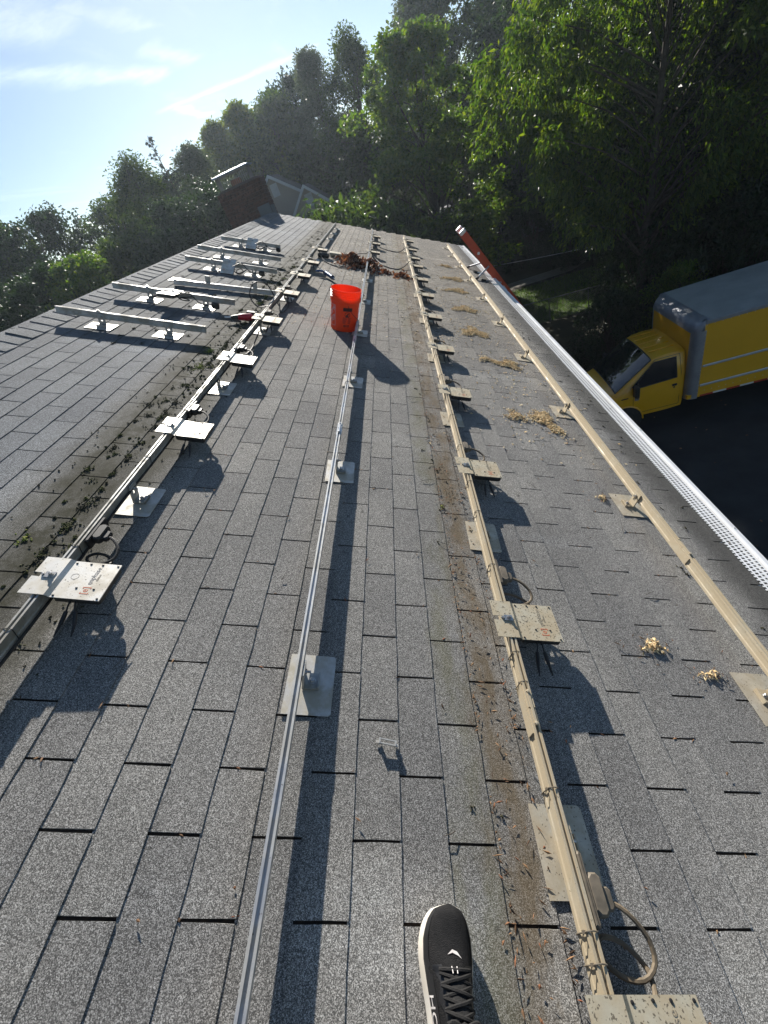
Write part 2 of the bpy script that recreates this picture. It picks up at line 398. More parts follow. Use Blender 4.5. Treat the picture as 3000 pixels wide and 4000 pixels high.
# truck
mottled('truck_yellow', (0.74, 0.385, 0.010), (0.80, 0.42, 0.013), 1.6, 0.30, Coat_Weight=0.5, Coat_Roughness=0.12)
mottled('truck_panel_yellow', (0.70, 0.365, 0.012), (0.76, 0.40, 0.015), 1.3, 0.42)
mottled('truck_grey_metal', (0.26, 0.27, 0.29), (0.34, 0.35, 0.37), 3, 0.5, 0.5)
mottled('truck_roof_grey', (0.29, 0.295, 0.27), (0.37, 0.375, 0.345), 1.8, 0.6, detail=6)
mottled('truck_rail_white', (0.62, 0.63, 0.64), (0.70, 0.71, 0.72), 4, 0.3, 0.5)
mottled('tape_red', (0.45, 0.02, 0.015), (0.38, 0.02, 0.015), 8, 0.4)
mottled('tape_white', (0.72, 0.72, 0.72), (0.64, 0.64, 0.64), 8, 0.4)
mottled('tyre_rubber', (0.012, 0.012, 0.012), (0.025, 0.024, 0.023), 20, 0.8)
mottled('wheel_silver', (0.42, 0.42, 0.42), (0.55, 0.55, 0.55), 9, 0.4, 0.6)
mottled('truck_glass', (0.008, 0.010, 0.012), (0.012, 0.014, 0.016), 2, 0.02, IOR=1.6, Specular_IOR_Level=0.6)
mottled('amber_lens', (0.75, 0.25, 0.02), (0.7, 0.22, 0.02), 9, 0.2)
# ladder
mottled('ladder_fibreglass', (0.50, 0.058, 0.012), (0.42, 0.05, 0.012), 7, 0.45)
mottled('ladder_aluminium', (0.50, 0.51, 0.53), (0.62, 0.63, 0.65), 12, 0.32, 0.8)
mottled('ladder_red_guide', (0.60, 0.03, 0.02), (0.5, 0.03, 0.02), 9, 0.5)
# ground
mottled('asphalt', (0.022, 0.022, 0.023), (0.042, 0.042, 0.042), 1.2, 0.9, bump=0.2, detail=8)
mottled('soil', (0.035, 0.03, 0.02), (0.06, 0.055, 0.028), 0.35, 0.95, bump=0.3, detail=8)
mottled('lawn_earth', (0.05, 0.085, 0.018), (0.075, 0.11, 0.025), 1.3, 0.9, detail=6)
mottled('gravel_path', (0.22, 0.20, 0.17), (0.30, 0.27, 0.23), 5, 0.9, detail=8)
mottled('bark', (0.05, 0.04, 0.032), (0.09, 0.075, 0.06), 9, 0.95, bump=0.6)
mottled('wire_black', (0.02, 0.02, 0.02), (0.03, 0.03, 0.03), 3, 0.6)
mottled('galvanised', (0.18, 0.18, 0.18), (0.26, 0.26, 0.26), 6, 0.5, 0.6)
mottled('pole_wood', (0.10, 0.08, 0.06), (0.15, 0.12, 0.09), 3, 0.9)
# shoe
mottled('shoe_knit', (0.006, 0.006, 0.007), (0.014, 0.0135, 0.014), 90, 0.75, bump=0.7, Specular_IOR_Level=0.3)
mottled('shoe_overlay', (0.014, 0.014, 0.015), (0.02, 0.02, 0.021), 30, 0.42)
mottled('shoe_foam', (0.80, 0.77, 0.70), (0.70, 0.64, 0.54), 14, 0.7)
mottled('lace_black', (0.008, 0.0075, 0.0075), (0.018, 0.017, 0.016), 120, 0.8, bump=0.5)
mottled('sock_white', (0.72, 0.72, 0.74), (0.80, 0.80, 0.82), 80, 0.9, bump=0.5)
mottled('trouser_dark', (0.02, 0.022, 0.028), (0.03, 0.032, 0.04), 40, 0.9)
# tools and litter
mottled('tool_blue', (0.02, 0.06, 0.16), (0.03, 0.09, 0.22), 30, 0.35, 0.3)
mottled('tool_red', (0.45, 0.012, 0.03), (0.38, 0.012, 0.03), 30, 0.4)
def littermat(name, cols, rough=0.85, trans=None):
    m, t = newmat(name)
    r = t.node('ShaderNodeNewGeometry').outputs['Random Per Island']
    rp = t.node('ShaderNodeValToRGB'); rp.color_ramp.interpolation = 'LINEAR'
    e = rp.color_ramp.elements
    while len(e) < len(cols): e.new(0.5)
    for i, c in enumerate(cols): e[i].position = i / (len(cols) - 1); e[i].color = tuple(c) + (1,)
    t.l.new(r, rp.inputs[0])
    p = t.node('ShaderNodeBsdfPrincipled', inp={'Base Color': rp.outputs[0], 'Roughness': rough})
    o = t.node('ShaderNodeOutputMaterial')
    if trans:
        tr = t.node('ShaderNodeBsdfTranslucent', inp={'Color': t.mix(1.0, rp.outputs[0], trans[1], 'MULTIPLY')})
        mx = t.node('ShaderNodeMixShader', inp={0: trans[0]}); t.l.new(p.outputs[0], mx.inputs[1]); t.l.new(tr.outputs[0], mx.inputs[2])
        t.l.new(mx.outputs[0], o.inputs[0])
    else: t.l.new(p.outputs[0], o.inputs[0])
    return m
littermat('litter_brown', [(0.05, 0.028, 0.015), (0.16, 0.085, 0.04), (0.30, 0.18, 0.09), (0.22, 0.07, 0.03)])
littermat('litter_tan', [(0.50, 0.32, 0.13), (0.74, 0.55, 0.28), (0.88, 0.72, 0.44), (0.80, 0.60, 0.32), (0.40, 0.23, 0.10)])
littermat('leaf_dry', [(0.035, 0.018, 0.012), (0.11, 0.05, 0.03), (0.24, 0.11, 0.06), (0.34, 0.19, 0.10)], 0.6, (0.25, (1.2, 0.8, 0.5)))
littermat('moss_green', [(0.03, 0.035, 0.012), (0.07, 0.075, 0.02), (0.12, 0.13, 0.03), (0.035, 0.03, 0.018)], 0.95)
littermat('moss_bright', [(0.10, 0.13, 0.02), (0.19, 0.22, 0.035), (0.24, 0.25, 0.05)], 0.95)
littermat('moss_dark', [(0.02, 0.02, 0.012), (0.04, 0.038, 0.02), (0.075, 0.066, 0.035), (0.06, 0.06, 0.025)], 0.95)
LT = (0.46, (2.0, 2.15, 0.6))
littermat('leaf_mid', [(0.0165, 0.0338, 0.0105), (0.03, 0.0562, 0.015), (0.045, 0.0713, 0.018), (0.0638, 0.0863, 0.0225)], 0.5, LT)
littermat('leaf_bright', [(0.0389, 0.0826, 0.0136), (0.0632, 0.1166, 0.0175), (0.0972, 0.1507, 0.0234), (0.1361, 0.1652, 0.0292)], 0.48, LT)
littermat('leaf_yellowish', [(0.0468, 0.0749, 0.015), (0.0796, 0.1123, 0.0187), (0.1217, 0.1498, 0.0262), (0.1591, 0.1591, 0.0281)], 0.42, LT)
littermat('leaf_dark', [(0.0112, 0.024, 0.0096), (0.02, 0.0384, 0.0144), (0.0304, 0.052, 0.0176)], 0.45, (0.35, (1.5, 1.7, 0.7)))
littermat('leaf_silver', [(0.046, 0.069, 0.0368), (0.0736, 0.092, 0.0552), (0.1012, 0.1196, 0.0736)], 0.4, (0.4, (1.5, 1.6, 0.9)))
littermat('needle_dark', [(0.012, 0.024, 0.014), (0.022, 0.038, 0.020), (0.035, 0.05, 0.025)], 0.6)
littermat('leaf_drooping', [(0.026, 0.055, 0.009), (0.043, 0.08, 0.012), (0.07, 0.11, 0.016), (0.125, 0.155, 0.026)], 0.48, (0.5, (2.1, 2.25, 0.55)))
littermat('grass_blade', [(0.06, 0.12, 0.015), (0.09, 0.17, 0.02), (0.14, 0.22, 0.03)], 0.6, (0.45, (1.5, 1.6, 0.6)))
# ================================================================ GROUND
GZ = -6.55
def gz(x, y):
    # hill rising behind the trees, level round the house
    r = max(0.0, y - 30.0); h = 0.11 * r
    l = max(0.0, -x - 14.0); h += 0.05 * l
    e = max(0.0, x - 18.0); h += 0.06 * e
    return GZ + min(h, 14.0)
N = 70; xs = np.linspace(-1, 1, N); xs = np.sign(xs) * np.abs(xs) ** 2.2 * 120
mb = MB(); mb.grid([[(x, y + 10, gz(x, y + 10) + (0.35 * math.sin(x * .13) * math.cos(y * .11) if y > 25 else 0)) for x in xs] for y in xs], flip=True)
structure(mb.build('ground', 'soil', smooth=True))
mb = MB(); mb.add([(1.9, -14, GZ + .004), (26, -14, GZ + .004), (26, 14.2, GZ + .004), (9, 14.8, GZ + .004), (1.9, 14.0, GZ + .004)], [(0, 1, 2, 3, 4)])
structure(mb.build('driveway', 'asphalt'))
lawn_poly = [(3.2, 20.6), (9.5, 19.6), (11.2, 21.5), (10.5, 25.6), (3.0, 26.6)]
mb = MB(); mb.add([(x, y, GZ + .006) for x, y in lawn_poly], [tuple(range(5))]); structure(mb.build('lawn', 'lawn_earth'))
mb = MB(); mb.add([(2.2, 27.0, GZ + .006), (9.0, 26.3, GZ + .006), (10.5, 27.4, GZ + .006), (2.2, 28.4, GZ + .006)], [(0, 1, 2, 3)]); structure(mb.build('path', 'gravel_path'))

# ================================================================ THE HOUSE WE STAND ON
HL = Vector((-2.4, 3.0, GZ))
house = thing('house', 'house under the camera with grey shingle roof, chimney and white gutter', 'house', Matrix.Translation(HL))
HI = Matrix.Translation(-HL)
RIDGE, EAVE, T0 = -2.71, 1.955, -5.0
def t_end(s): return 12.62 - 0.13 * max(0.0, s + 1.0)
rx, rz = RIDGE * CT, -RIDGE * ST
ex, ez = EAVE * CT, -EAVE * ST
wl = 2 * rx - ex + .35; wr = ex - .35; zt = ez - .25
mb = MB()
mb.prism([(wl, GZ), (wr, GZ), (wr, zt), (rx, rz - .22), (wl, zt)], -12.2, -T0 - .2, Matrix.Rotation(rad(90), 4, 'X'))
mb.build('wall', 'house_siding', house, M=HI)
mb = MB()
mb.add([(RIDGE, T0, -.001), (EAVE, T0, -.001), (EAVE, t_end(EAVE), -.001), (RIDGE, t_end(RIDGE), -.001),
        (RIDGE, T0, -.16), (EAVE - .02, T0, -.16), (EAVE - .02, t_end(EAVE) - .02, -.16), (RIDGE, t_end(RIDGE) - .02, -.16)],
       [(0, 1, 2, 3), (7, 6, 5, 4), (0, 4, 5, 1), (1, 5, 6, 2), (2, 6, 7, 3), (3, 7, 4, 0)])
slope = mb.build('roof_slope', 'roof_deck', house, M=HI @ RF)
# far slope: one sheet per course, not seen from here
mb = MB()
for k in range(37):
    a, b = k * .127, (k + 1) * .127
    def q(d, n, y): return (rx - d * CT - n * ST, y, rz - d * ST + n * CT)
    mb.add([q(a, .003, T0), q(b, .0075, T0), q(b, .0075, 12.6), q(a, .003, 12.6), q(b, 0, T0), q(b, 0, 12.6)], [(0, 3, 2, 1), (1, 2, 5, 4)])
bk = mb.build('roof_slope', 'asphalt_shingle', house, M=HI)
# three-tab shingles
TABL, EXPO = 0.3048, 0.127
def tab_variant():
    v = []
    ys = np.array([-.5, -.25, 0, .25, .5]) * (TABL - .0068)
    ej = rng.normal(0, .0011, 5); lift = abs(rng.normal(0, .0008)); tilt = rng.normal(0, .0006)
    for r, (x, z) in enumerate(((-.130, .0026), (-.062, .0042), (0, .0059))):
        for c, y in enumerate(ys):
            v.append((x + (ej[c] if r == 2 else 0), y + (rng.normal(0, .0007) if c in (0, 4) else 0), z + (lift + tilt * (c - 2) * .5 + rng.normal(0, .0003)) * r * .5))
    for c, y in enumerate(ys): v.append((ej[c] - .001, y, .0001))
    for x in (-.130, -.062):
        v.append((x, ys[0], .0001)); v.append((x, ys[4], .0001))
    f = []
    for r in range(2):
        for c in range(4): f.append((r * 5 + c, (r + 1) * 5 + c, (r + 1) * 5 + c + 1, r * 5 + c + 1))
    for c in range(4): f.append((10 + c, 15 + c, 16 + c, 11 + c))
    f += [(0, 20, 22, 5), (5, 22, 15, 10), (4, 9, 23, 21), (9, 14, 19, 23)]
    return np.array(v), np.array(f)
VAR = [tab_variant() for _ in range(12)]
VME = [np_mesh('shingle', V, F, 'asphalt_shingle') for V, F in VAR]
tabs = []
for k in range(-22, 16):
    s1 = (k + 1) * EXPO
    for j in range(int(T0 / TABL) - 1, 44):
        tc = j * TABL + (TABL / 2 if k % 2 == 0 else 0.0)
        if tc < T0 + .2 or tc > t_end(s1) - .05: continue
        if s1 > EAVE + .09 or s1 < RIDGE + .02: continue
        a = px((s1 - EXPO, tc - .15, 0)); b = px((s1, tc - .15, 0)); c_ = px((s1, tc + .15, 0)); d_ = px((s1 - EXPO, tc + .15, 0))
        area = 0.0
        if min(a[2], b[2], c_[2], d_[2]) > .2:
            q4 = [a, b, c_, d_]; area = abs(sum(q4[i][0] * q4[(i + 1) % 4][1] - q4[(i + 1) % 4][0] * q4[i][1] for i in range(4))) / 2
            cx, cy = (a[0] + c_[0]) / 2, (a[1] + c_[1]) / 2
            if not (-150 < cx < 3150 and -100 < cy < 4250): area = 0.0
        tabs.append((area, s1, tc))
tabs.sort(reverse=True)
restV, restF, nb = [], [], 0; nsep = 0
for i, (ar, s1, tc) in enumerate(tabs):
    vi = int(rng.integers(12))
    if i < 330 and ar > 0 and s1 < EAVE and nsep < 300:
        nsep += 1
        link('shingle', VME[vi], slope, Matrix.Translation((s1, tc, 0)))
    else:
        V, F = VAR[vi]; V = V + np.array([s1, tc, 0])
        V[:, 0] = np.minimum(V[:, 0], EAVE + .012); V[:, 1] = np.minimum(V[:, 1], t_end(s1) + .012)
        restV.append(V); restF.append(F + nb); nb += len(V)
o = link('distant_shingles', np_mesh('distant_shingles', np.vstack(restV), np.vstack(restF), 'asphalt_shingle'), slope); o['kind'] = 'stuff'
# ridge caps
def cap_mesh():
    mb = MB(); P = []
    prof = [(-.155, -.004), (-.08, .006), (-.02, .0125), (0, .0145), (.02, .0125), (.08, .006), (.155, -.004)]
    for row, (y, dz) in enumerate(((-.075, .010), (.0, .0065), (.09, .002))):
        P.append([(x + random.gauss(0, .0015) * (abs(x) > .1), y + random.gauss(0, .0012), z + dz - abs(x) * ST / CT) for x, z in prof])
    mb.grid(P)
    lo = [(x, y, z - .006) for x, y, z in P[0]]; mb.grid([lo, P[0]])
    mb.grid([[p[0] for p in P], [(p[0][0], p[0][1], p[0][2] - .008) for p in P]]); mb.grid([[(p[-1][0], p[-1][1], p[-1][2] - .008) for p in P], [p[-1] for p in P]])
    return mb.mesh('ridge_shingle', 'asphalt_shingle')
caps = [cap_mesh() for _ in range(6)]
ridge_p = bpy.data.objects.new('ridge', None); col.objects.link(ridge_p); ridge_p.parent = house; ridge_p.matrix_basis = HI @ Matrix.Translation((rx, 0, rz))
y = -1.0
while y < 12.6:
    link('ridge_shingle', random.choice(caps), ridge_p, Matrix.Translation((random.gauss(0, .002), y, .006 + random.gauss(0, .0007)))); y += .142
# gutter with perforated guard
mb = MB(); ga, gb = EAVE - .02, 2.092; rows = 5; dt = .0215; rh = (gb - ga - .012) / rows
tt = -1.2; ci = 0
def gp(s, t): return (s, t, -.006 + (s - ga) * .06)
while tt < t_end(2.0) - .05:
    for r in range(rows):
        s0 = ga + .006 + r * rh; t0 = tt + (dt / 2 if r % 2 else 0)
        a, b, c_, d_ = s0, s0 + rh, t0, t0 + dt
        ha, hb, hc, hd = s0 + rh * .20, s0 + rh * .80, t0 + dt * .20, t0 + dt * .74
        vs = [gp(a, c_), gp(b, c_), gp(b, d_), gp(a, d_), gp(ha, hc), gp(hb, hc), gp(hb, hd), gp(ha, hd)]
        mb.add(vs, [(0, 1, 5, 4), (1, 2, 6, 5), (2, 3, 7, 6), (3, 0, 4, 7)])
    tt += dt
te = t_end(2.0) - .05
gut = thing('gutter', '', None); del gut['label']; gut.parent = house; gut.matrix_basis = HI @ RF
mb.build('gutter_guard', 'gutter_white', gut)
mb = MB(); Y0, Y1 = -1.25, te
prof = [(ga - .03, -.012), (ga + .0, -.13), (gb - .02, -.17), (gb + .045, -.10), (gb + .062, -.035), (gb + .060, .0), (gb + .045, .012), (gb + .016, .013), (gb + .0, .007), (gb + .0, -.004), (gb + .046, -.004), (gb + .05, -.035), (gb + .035, -.095), (gb - .022, -.16), (ga + .01, -.12), (ga - .02, -.016)]
mb.prism([(x, z) for x, z in prof], -Y1, -Y0, Matrix.Rotation(rad(90), 4, 'X'))
g2 = mb.build('gutter_trough', 'gutter_white', gut)
mb = MB(); mb.add([(ga - .0, Y0, -.05), (gb + .03, Y0, -.06), (gb + .03, Y1, -.06), (ga, Y1, -.05)], [(0, 1, 2, 3)]); mb.build('gutter_dark_sheet', 'gutter_inside', gut)  # dark sheet added under the guard so its holes read dark
mb = MB(); mb.box((gb + .03, (Y0 + Y1) / 2, .0155), (.001, .001, .001)); 
for t_ in np.arange(.35, te, 1.15):
    mb2 = MB(); mb2.lathe([(0, .004), (.005, .003), (.006, 0)], 8, Matrix.Translation((gb + .03, t_, .0125))); mb2.build('gutter_screw', 'steel_bolt', gut)
# chimney
CX0, CX1, CY0, CY1, CZT = -3.60, -2.455, 12.62, 13.15, 1.97
mb = MB(); mb.box(((CX0 + CX1) / 2, (CY0 + CY1) / 2, (CZT + GZ) / 2), ((CX1 - CX0) / 2 - .012, (CY1 - CY0) / 2 - .012, (CZT - GZ) / 2))
mb.box(((CX0 + CX1) / 2, (CY0 + CY1) / 2, CZT + .025), ((CX1 - CX0) / 2 - .05, (CY1 - CY0) / 2 - .05, .03), bev=.015)
chim = mb.build('chimney', 'mortar', house, M=HI)
bl, bh, jt = .203, .068, .011
brick_m = {}
def brick(l, d):
    k = (round(l, 3), round(d, 3))
    if k not in brick_m:
        b_ = MB(); b_.box((0, 0, 0), (l / 2, d / 2, bh / 2), bev=.004); brick_m[k] = b_.mesh('brick', 'chimney_brick')
    return brick_m[k]
nc = int((CZT - .55) / (bh + jt))
for c in range(nc):
    z = CZT - bh / 2 - c * (bh + jt); out = .018 if c in (0, 1) else (.009 if c == 2 else 0)
    for face in ('near', 'right', 'left'):
        L0, L1 = (CX0, CX1) if face == 'near' else (CY0 + .02, CY1)
        p = L0 - (bl / 2 if c % 2 else 0)
        while p < L1 - .02:
            a, b = max(p, L0), min(p + bl, L1)
            if b - a > .05:
                mid, ln = (a + b) / 2, round(b - a, 2); jx = random.gauss(0, .002)
                if face == 'near': M = Matrix.Translation((mid, CY0 + .02 - out + jx, z))
                else: M = Matrix.Translation(((CX1 - .02 + out + jx) if face == 'right' else (CX0 + .02 - out + jx), mid, z)) @ Matrix.Rotation(rad(90), 4, 'Z')
                link('brick', brick(ln, .05), chim, M)
            p += bl + jt
mb = MB(); mb.box((CX1 - .16, CY0 - .012, 1.33), (.16, .004, .13)); mb.box((CX1 + .012, CY0 + .2, 1.28), (.004, .2, .12)); mb.build('flashing', 'siding_blue_grey', chim)
mb = MB(); cxm, cym = (CX0 + CX1) / 2 - .05, (CY0 + CY1) / 2
fx, fy = .42, .18
for i in range(17):
    u = -fx + 2 * fx * i / 16
    for sy in (-1, 1): mb.box((cxm + u, cym + sy * fy, CZT + .17), (.004, .004, .13))
for i in range(14):
    u = -fy + 2 * fy * i / 13
    for sx in (-1, 1): mb.box((cxm + sx * fx, cym + u, CZT + .17), (.004, .004, .13))
for z in (.05, .17, .29):
    for sy in (-1, 1): mb.box((cxm, cym + sy * fy, CZT + z), (fx, .003, .004))
    for sx in (-1, 1): mb.box((cxm + sx * fx, cym, CZT + z), (.003, fy, .004))
mb.build('spark_guard', 'galvanised', chim)
mb = MB(); a, b = fx + .07, fy + .07; zl = CZT + .31
mb.add([(cxm - a, cym - b, zl), (cxm + a, cym - b, zl), (cxm + a, cym + b, zl), (cxm - a, cym + b, zl), (cxm - a, cym - b, zl + .03), (cxm + a, cym - b, zl + .03), (cxm + a, cym + b, zl + .03), (cxm - a, cym + b, zl + .03), (cxm - a * .55, cym, zl + .06), (cxm + a * .55, cym, zl + .06)],
       [(3, 2, 1, 0), (0, 1, 5, 4), (1, 2, 6, 5), (2, 3, 7, 6), (3, 0, 4, 7), (4, 5, 9, 8), (5, 6, 9), (6, 7, 8, 9), (7, 4, 8)])
mb.build('chimney_lid', 'flue_metal', chim)
mb = MB(); mb.lathe([(.13, 0), (.13, .12), (.105, .12), (.105, 0)], 16, Matrix.Translation((cxm, cym, CZT + .05))); mb.build('flue', 'clay_flue', chim)
# ================================================================ MOUNTING RAILS
RT, RH, RWD = .105, .052, .0215          # rail top height, rail height, rail width
def rail_profile(wd=RWD, h=RH):
    a = wd / 2
    return [(-a, 0), (a, 0), (a, .012), (a - .0025, .016), (a - .0025, h - .016), (a, h - .012), (a, h), (a - .0065, h), (a - .0065, h - .008), (-a + .0065, h - .008), (-a + .0065, h), (-a, h), (-a, h - .012), (-a + .0025, h - .016), (-a + .0025, .016), (-a, .012)]
def rail_mesh(length, mat):
    mb = MB(); mb.prism(rail_profile(), -length, 0, Matrix.Rotation(rad(90), 4, 'X')); return mb.mesh('rail_bar', mat)
def tie_mesh(mat):
    mb = MB(); a, h = RWD / 2 + .002, RH + .003
    pts = [(-a, 0, -.003), (a, 0, -.003), (a, 0, h - .003), (0, .001, h), (-a, 0, h - .003), (-a, 0, -.003)]
    mb.tube(pts, .0016, 6); mb.box((-a - .002, 0, RH - .012), (.0032, .003, .003)); mb.tube([(-a - .002, 0, RH - .012), (-a - .006, -.02, RH - .035), (-a - .003, -.035, RH - .045)], [.0013, .0012, .0008], 5)
    return mb.mesh('cable_tie', mat)
TIEB, TIET = tie_mesh('black_plastic'), tie_mesh('dusty_plastic')
def splice_mesh(mat):
    mb = MB(); mb.box((0, 0, RH * .5), (RWD / 2 + .004, .075, RH * .36)); mb.box((0, 0, RH + .001), (.004, .055, .003))
    for y in (-.05, .05): mb.lathe([(0, .007), (.006, .006), (.006, 0)], 6, Matrix.Translation((0, y, RH + .001)))
    return mb.mesh('rail_splice', mat)
RAILS = {1: (-1.085, -.9, 11.62, .116, 'aluminium_dusty_grey', 'long grey rail nearest the ridge with microinverters, left of the orange bucket'),
         2: (-.200, -.9, 11.52, RT, 'aluminium_clean', 'bare narrow grey rail running past the orange bucket'),
         3: (.537, -.9, 11.42, RT, 'aluminium_dusty_tan', 'tan dusty rail with the long row of microinverters right of the sneaker'),
         4: (1.560, -.9, 11.18, RT, 'aluminium_dusty_tan', 'bare tan rail beside the white gutter')}
rail_obj = {}
for k, (s, a, b, top, mat, lab) in RAILS.items():
    base = top - RH
    o = thing('mounting_rail', lab, 'rail', TR(s, a, base), 'long mounting rails'); rail_obj[k] = (s, a, base)
    cuts = {1: [a, 3.0, 7.2, b], 2: [a, 1.95, 3.62, 7.6, b], 3: [a, .33, 4.4, 8.6, b], 4: [a, 1.18, 5.3, 9.2, b]}[k]
    for i in range(len(cuts) - 1):
        link('rail_bar', rail_mesh(cuts[i + 1] - cuts[i] - .003, mat), o, Matrix.Translation((random.gauss(0, .0006), cuts[i] - a, random.gauss(0, .0008))))
        if i: link('rail_splice', splice_mesh(mat if k != 2 else 'aluminium_bright'), o, Matrix.Translation((0, cuts[i] - a, 0)))
    ties = {1: [.47, .83, 1.42, 1.93, 2.35, 2.62, 3.1, 3.3, 4.15, 4.6, 5.3, 6.2, 7.2], 3: [-.22, -.15, .10, .33 + .1, .53, .95, 1.28, 1.55, 1.9, 2.3, 2.6, 3.0, 3.45, 3.95, 4.5, 5.1, 6.0], 2: [2.62, 9.1], 4: []}[k]
    for y in ties: link('cable_tie', TIEB if k < 3 else TIET, o, Matrix.Translation((0, y - a + random.gauss(0, .01), 0)))
    if k in (1, 3):        # trunk cable clipped along the lower side of the rail
        mb = MB(); pts = [(RWD / 2 + .006 + .004 * math.sin(y * 3), y - a, .018 - .012 * abs(math.sin(y * 2.9))) for y in np.arange(a + .1, b - .3, .12)]
        mb.tube(pts, .0055, 6); mb.build('trunk_cable', 'black_cable' if k == 1 else 'dusty_cable', o)

# ================================================================ ROOF MOUNTS (flashing plate + L foot)
def mount_meshes(pm, fm):
    mb = MB(); c = .008; hx, hy = .077, .102
    poly = [(-hx, -hy), (hx - c, -hy), (hx, -hy + c), (hx, hy - c), (hx - c, hy), (-hx, hy)]
    mb.prism(poly, -.0009, .0009); plate = mb.mesh('flashing_plate', pm)
    mb = MB(); t = .0032
    mb.box((.024, 0, .0062), (.024, .027, .004))
    mb.box((.0452, 0, .0125), (.0028, .027, .0065))
    # upright with a slot: two posts, a foot and a head
    H = .088
    for y in (-.0185, .0185): mb.box((-t, y, .003 + H / 2), (t, .0085, H / 2))
    mb.box((-t, 0, .02), (t, .0101, .0175)); mb.box((-t, 0, H - .006), (t, .0101, .0085))
    foot = mb.mesh('l_foot', fm)
    mb = MB(); mb.lathe([(0, .0125), (.0075, .012), (.0085, .0105), (.0085, .0045), (.0125, .0045), (.0125, .002)], 6, Matrix.Translation((.024, 0, .0085)))
    base_b = mb.mesh('bolt', 'steel_bolt'); mb = MB()
    mb.lathe([(.0, -.012), (.004, -.012), (.004, 0), (.0085, 0), (.0085, .005), (.0075, .006), (.004, .006), (.004, .018), (0, .018)], 6, Matrix.Translation((.0005, 0, .067)) @ Matrix.Rotation(rad(90), 4, 'Y'))
    return plate, foot, base_b, mb.mesh('bolt', 'steel_bolt')
MM = {'grey': mount_meshes('aluminium_plate', 'aluminium_dusty_grey'), 'tan': mount_meshes('aluminium_plate_dirty', 'aluminium_dusty_tan')}
def mount(s, t, side, kind, label, group, rz=0.0, dx=.0, tip=.011):
    # s, t: where the upright stands; side +1: foot points down the slope
    o = thing('roof_mount', label, 'roof mount', TR(s, t, .0095, rz), group)
    P, Fm, B, B2 = MM[kind]
    link('flashing_plate', P, o, Matrix.Translation((side * (.018 + dx), -.005, 0)) @ Matrix.Rotation(random.gauss(0, .012), 4, 'Z'))
    Rz = Matrix.Identity(4) if side > 0 else Matrix.Rotation(math.pi, 4, 'Z')
    link('l_foot', Fm, o, Rz); link('bolt', B, o, Rz); link('bolt', B2, o, Rz)
    return o
nm = {1: 'rail nearest the ridge', 2: 'bare grey middle rail', 3: 'tan inverter rail', 4: 'rail beside the gutter'}
MT = {1: [0.0, 1.226, 2.48, 3.75, 4.95, 6.15, 7.4, 8.6, 9.81, 10.65, 11.5], 2: [.412, 1.64, 2.87, 4.09, 5.32, 6.52, 7.75, 9.0, 10.2, 11.35],
      3: [0.0, 1.22, 2.44, 3.66, 4.86, 6.05, 7.28, 8.5, 9.75, 11.0], 4: [.47, 1.62, 2.81, 4.03, 5.21, 6.42, 7.65, 8.86, 10.03, 11.15]}
for k, ts in MT.items():
    s = RAILS[k][0]
    for i, t in enumerate(ts):
        if k == 1 and i == 0: continue
        idx = i if k != 1 else i - 1
        lab = 'plate with L foot under the %s, %s' % (nm[k], 'nearest the camera' if idx == 0 else ORD[idx] + ' from the camera')
        side = -1 if k == 4 else 1
        mount(s + side * (RWD / 2 + .0075), t, side, 'grey' if k < 3 else 'tan', lab, 'roof mounts along the long rails')

